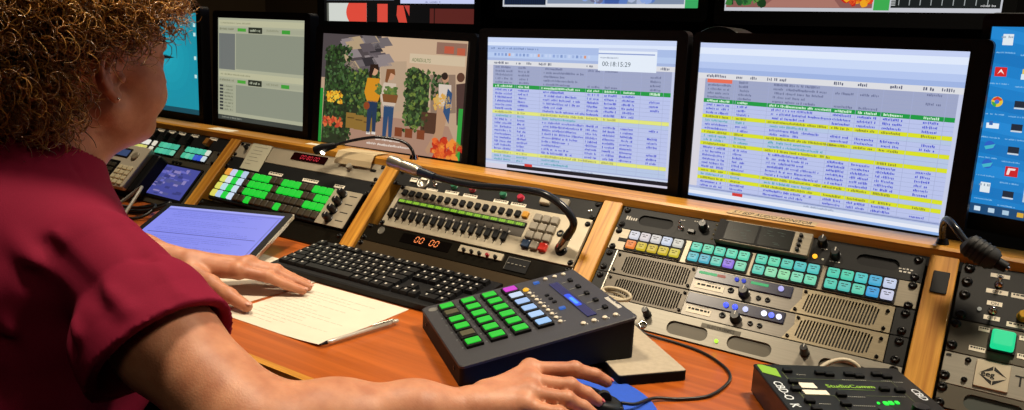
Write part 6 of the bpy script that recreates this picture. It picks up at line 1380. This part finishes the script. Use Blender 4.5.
# ================================================================== light
def area(name, loc, target, size, power, col, sy=None):
    l = bpy.data.lights.new(name, 'AREA'); l.energy = power; l.color = col; l.shape = 'RECTANGLE'; l.size = size; l.size_y = sy or size
    o = bpy.data.objects.new(name, l); COL.objects.link(o); o.location = loc
    d = Vector(target) - Vector(loc); o.rotation_euler = d.to_track_quat('-Z', 'Y').to_euler(); return o
def spot(loc, target, power, deg, col, rad=0.06, blend=0.6):
    l = bpy.data.lights.new('ceiling_downlight', 'SPOT'); l.energy = power; l.color = col; l.spot_size = math.radians(deg); l.spot_blend = blend; l.shadow_soft_size = rad
    o = bpy.data.objects.new('ceiling_downlight', l); COL.objects.link(o); o.location = loc
    o.rotation_euler = (Vector(target) - Vector(loc)).to_track_quat('-Z', 'Y').to_euler(); return o
WARM = (1.0, 0.85, 0.64)
spot((0.80, 0.22, 2.45), (0.42, -0.15, 0.82), 175, 66, WARM, 0.16, 0.8)
spot((-0.38, -0.58, 2.5), (-0.30, -0.48, 0.8), 120, 60, WARM, 0.14, 0.8)
spot((-1.30, 0.22, 2.5), (-1.00, -0.05, 0.8), 95, 56, WARM, 0.14, 0.8)
area('ceiling_fill', (-1.2, 1.5, 2.6), (-1.2, 2.0, 1.0), 0.5, 9, WARM)  # unseen lamp, added to brighten the brown back wall
area('ceiling_fill', (0.9, -1.8, 2.6), (0.2, -0.6, 0.9), 0.6, 5, (1.0, 0.84, 0.62))
w = bpy.data.worlds.new('room_ambience'); S.world = w; w.use_nodes = True
w.node_tree.nodes['Background'].inputs[0].default_value = (0.27, 0.27, 0.36, 1); w.node_tree.nodes['Background'].inputs[1].default_value = 0.085
GROUPS = {'computer_monitor': 'desk monitors along the oak ledge', 'multiview_display': 'upper multiview displays', 'monitor_amplifier': 'amplifiers in the right rack', 'gooseneck_lamp': 'gooseneck lamps on the console', 'paper_sheet': 'paper sheets on the desk', 'patch_cable': 'beige patch cables on the desk'}
for o in S.objects:
    st = o.name.split('.')[0]
    if o.parent is None and st in GROUPS: o['group'] = GROUPS[st]
# ================================================================== camera
cam = bpy.data.cameras.new('camera'); co = bpy.data.objects.new('camera', cam); COL.objects.link(co)
cam.sensor_fit = 'HORIZONTAL'; cam.sensor_width = 36.0; cam.lens = 36.0 * 769.11 / 1024; cam.clip_start = 0.02
r_ = Vector((0.83451125, 0.54930441, 0.04307704)); u_ = Vector((-0.15231881, 0.15485626, 0.97612423)); f_ = Vector((-0.5295186, 0.8211481, -0.21289868))
m_ = Matrix((r_, u_, -f_)).transposed().to_4x4(); m_.translation = Vector((0.59784711, -1.23772109, 0.28134935 + ZL)); co.matrix_world = m_
S.camera = co
S.view_settings.view_transform = 'Standard'; S.view_settings.look = 'None'; S.view_settings.exposure = 0.0; S.view_settings.gamma = 1.0; S.view_settings.use_curve_mapping = False
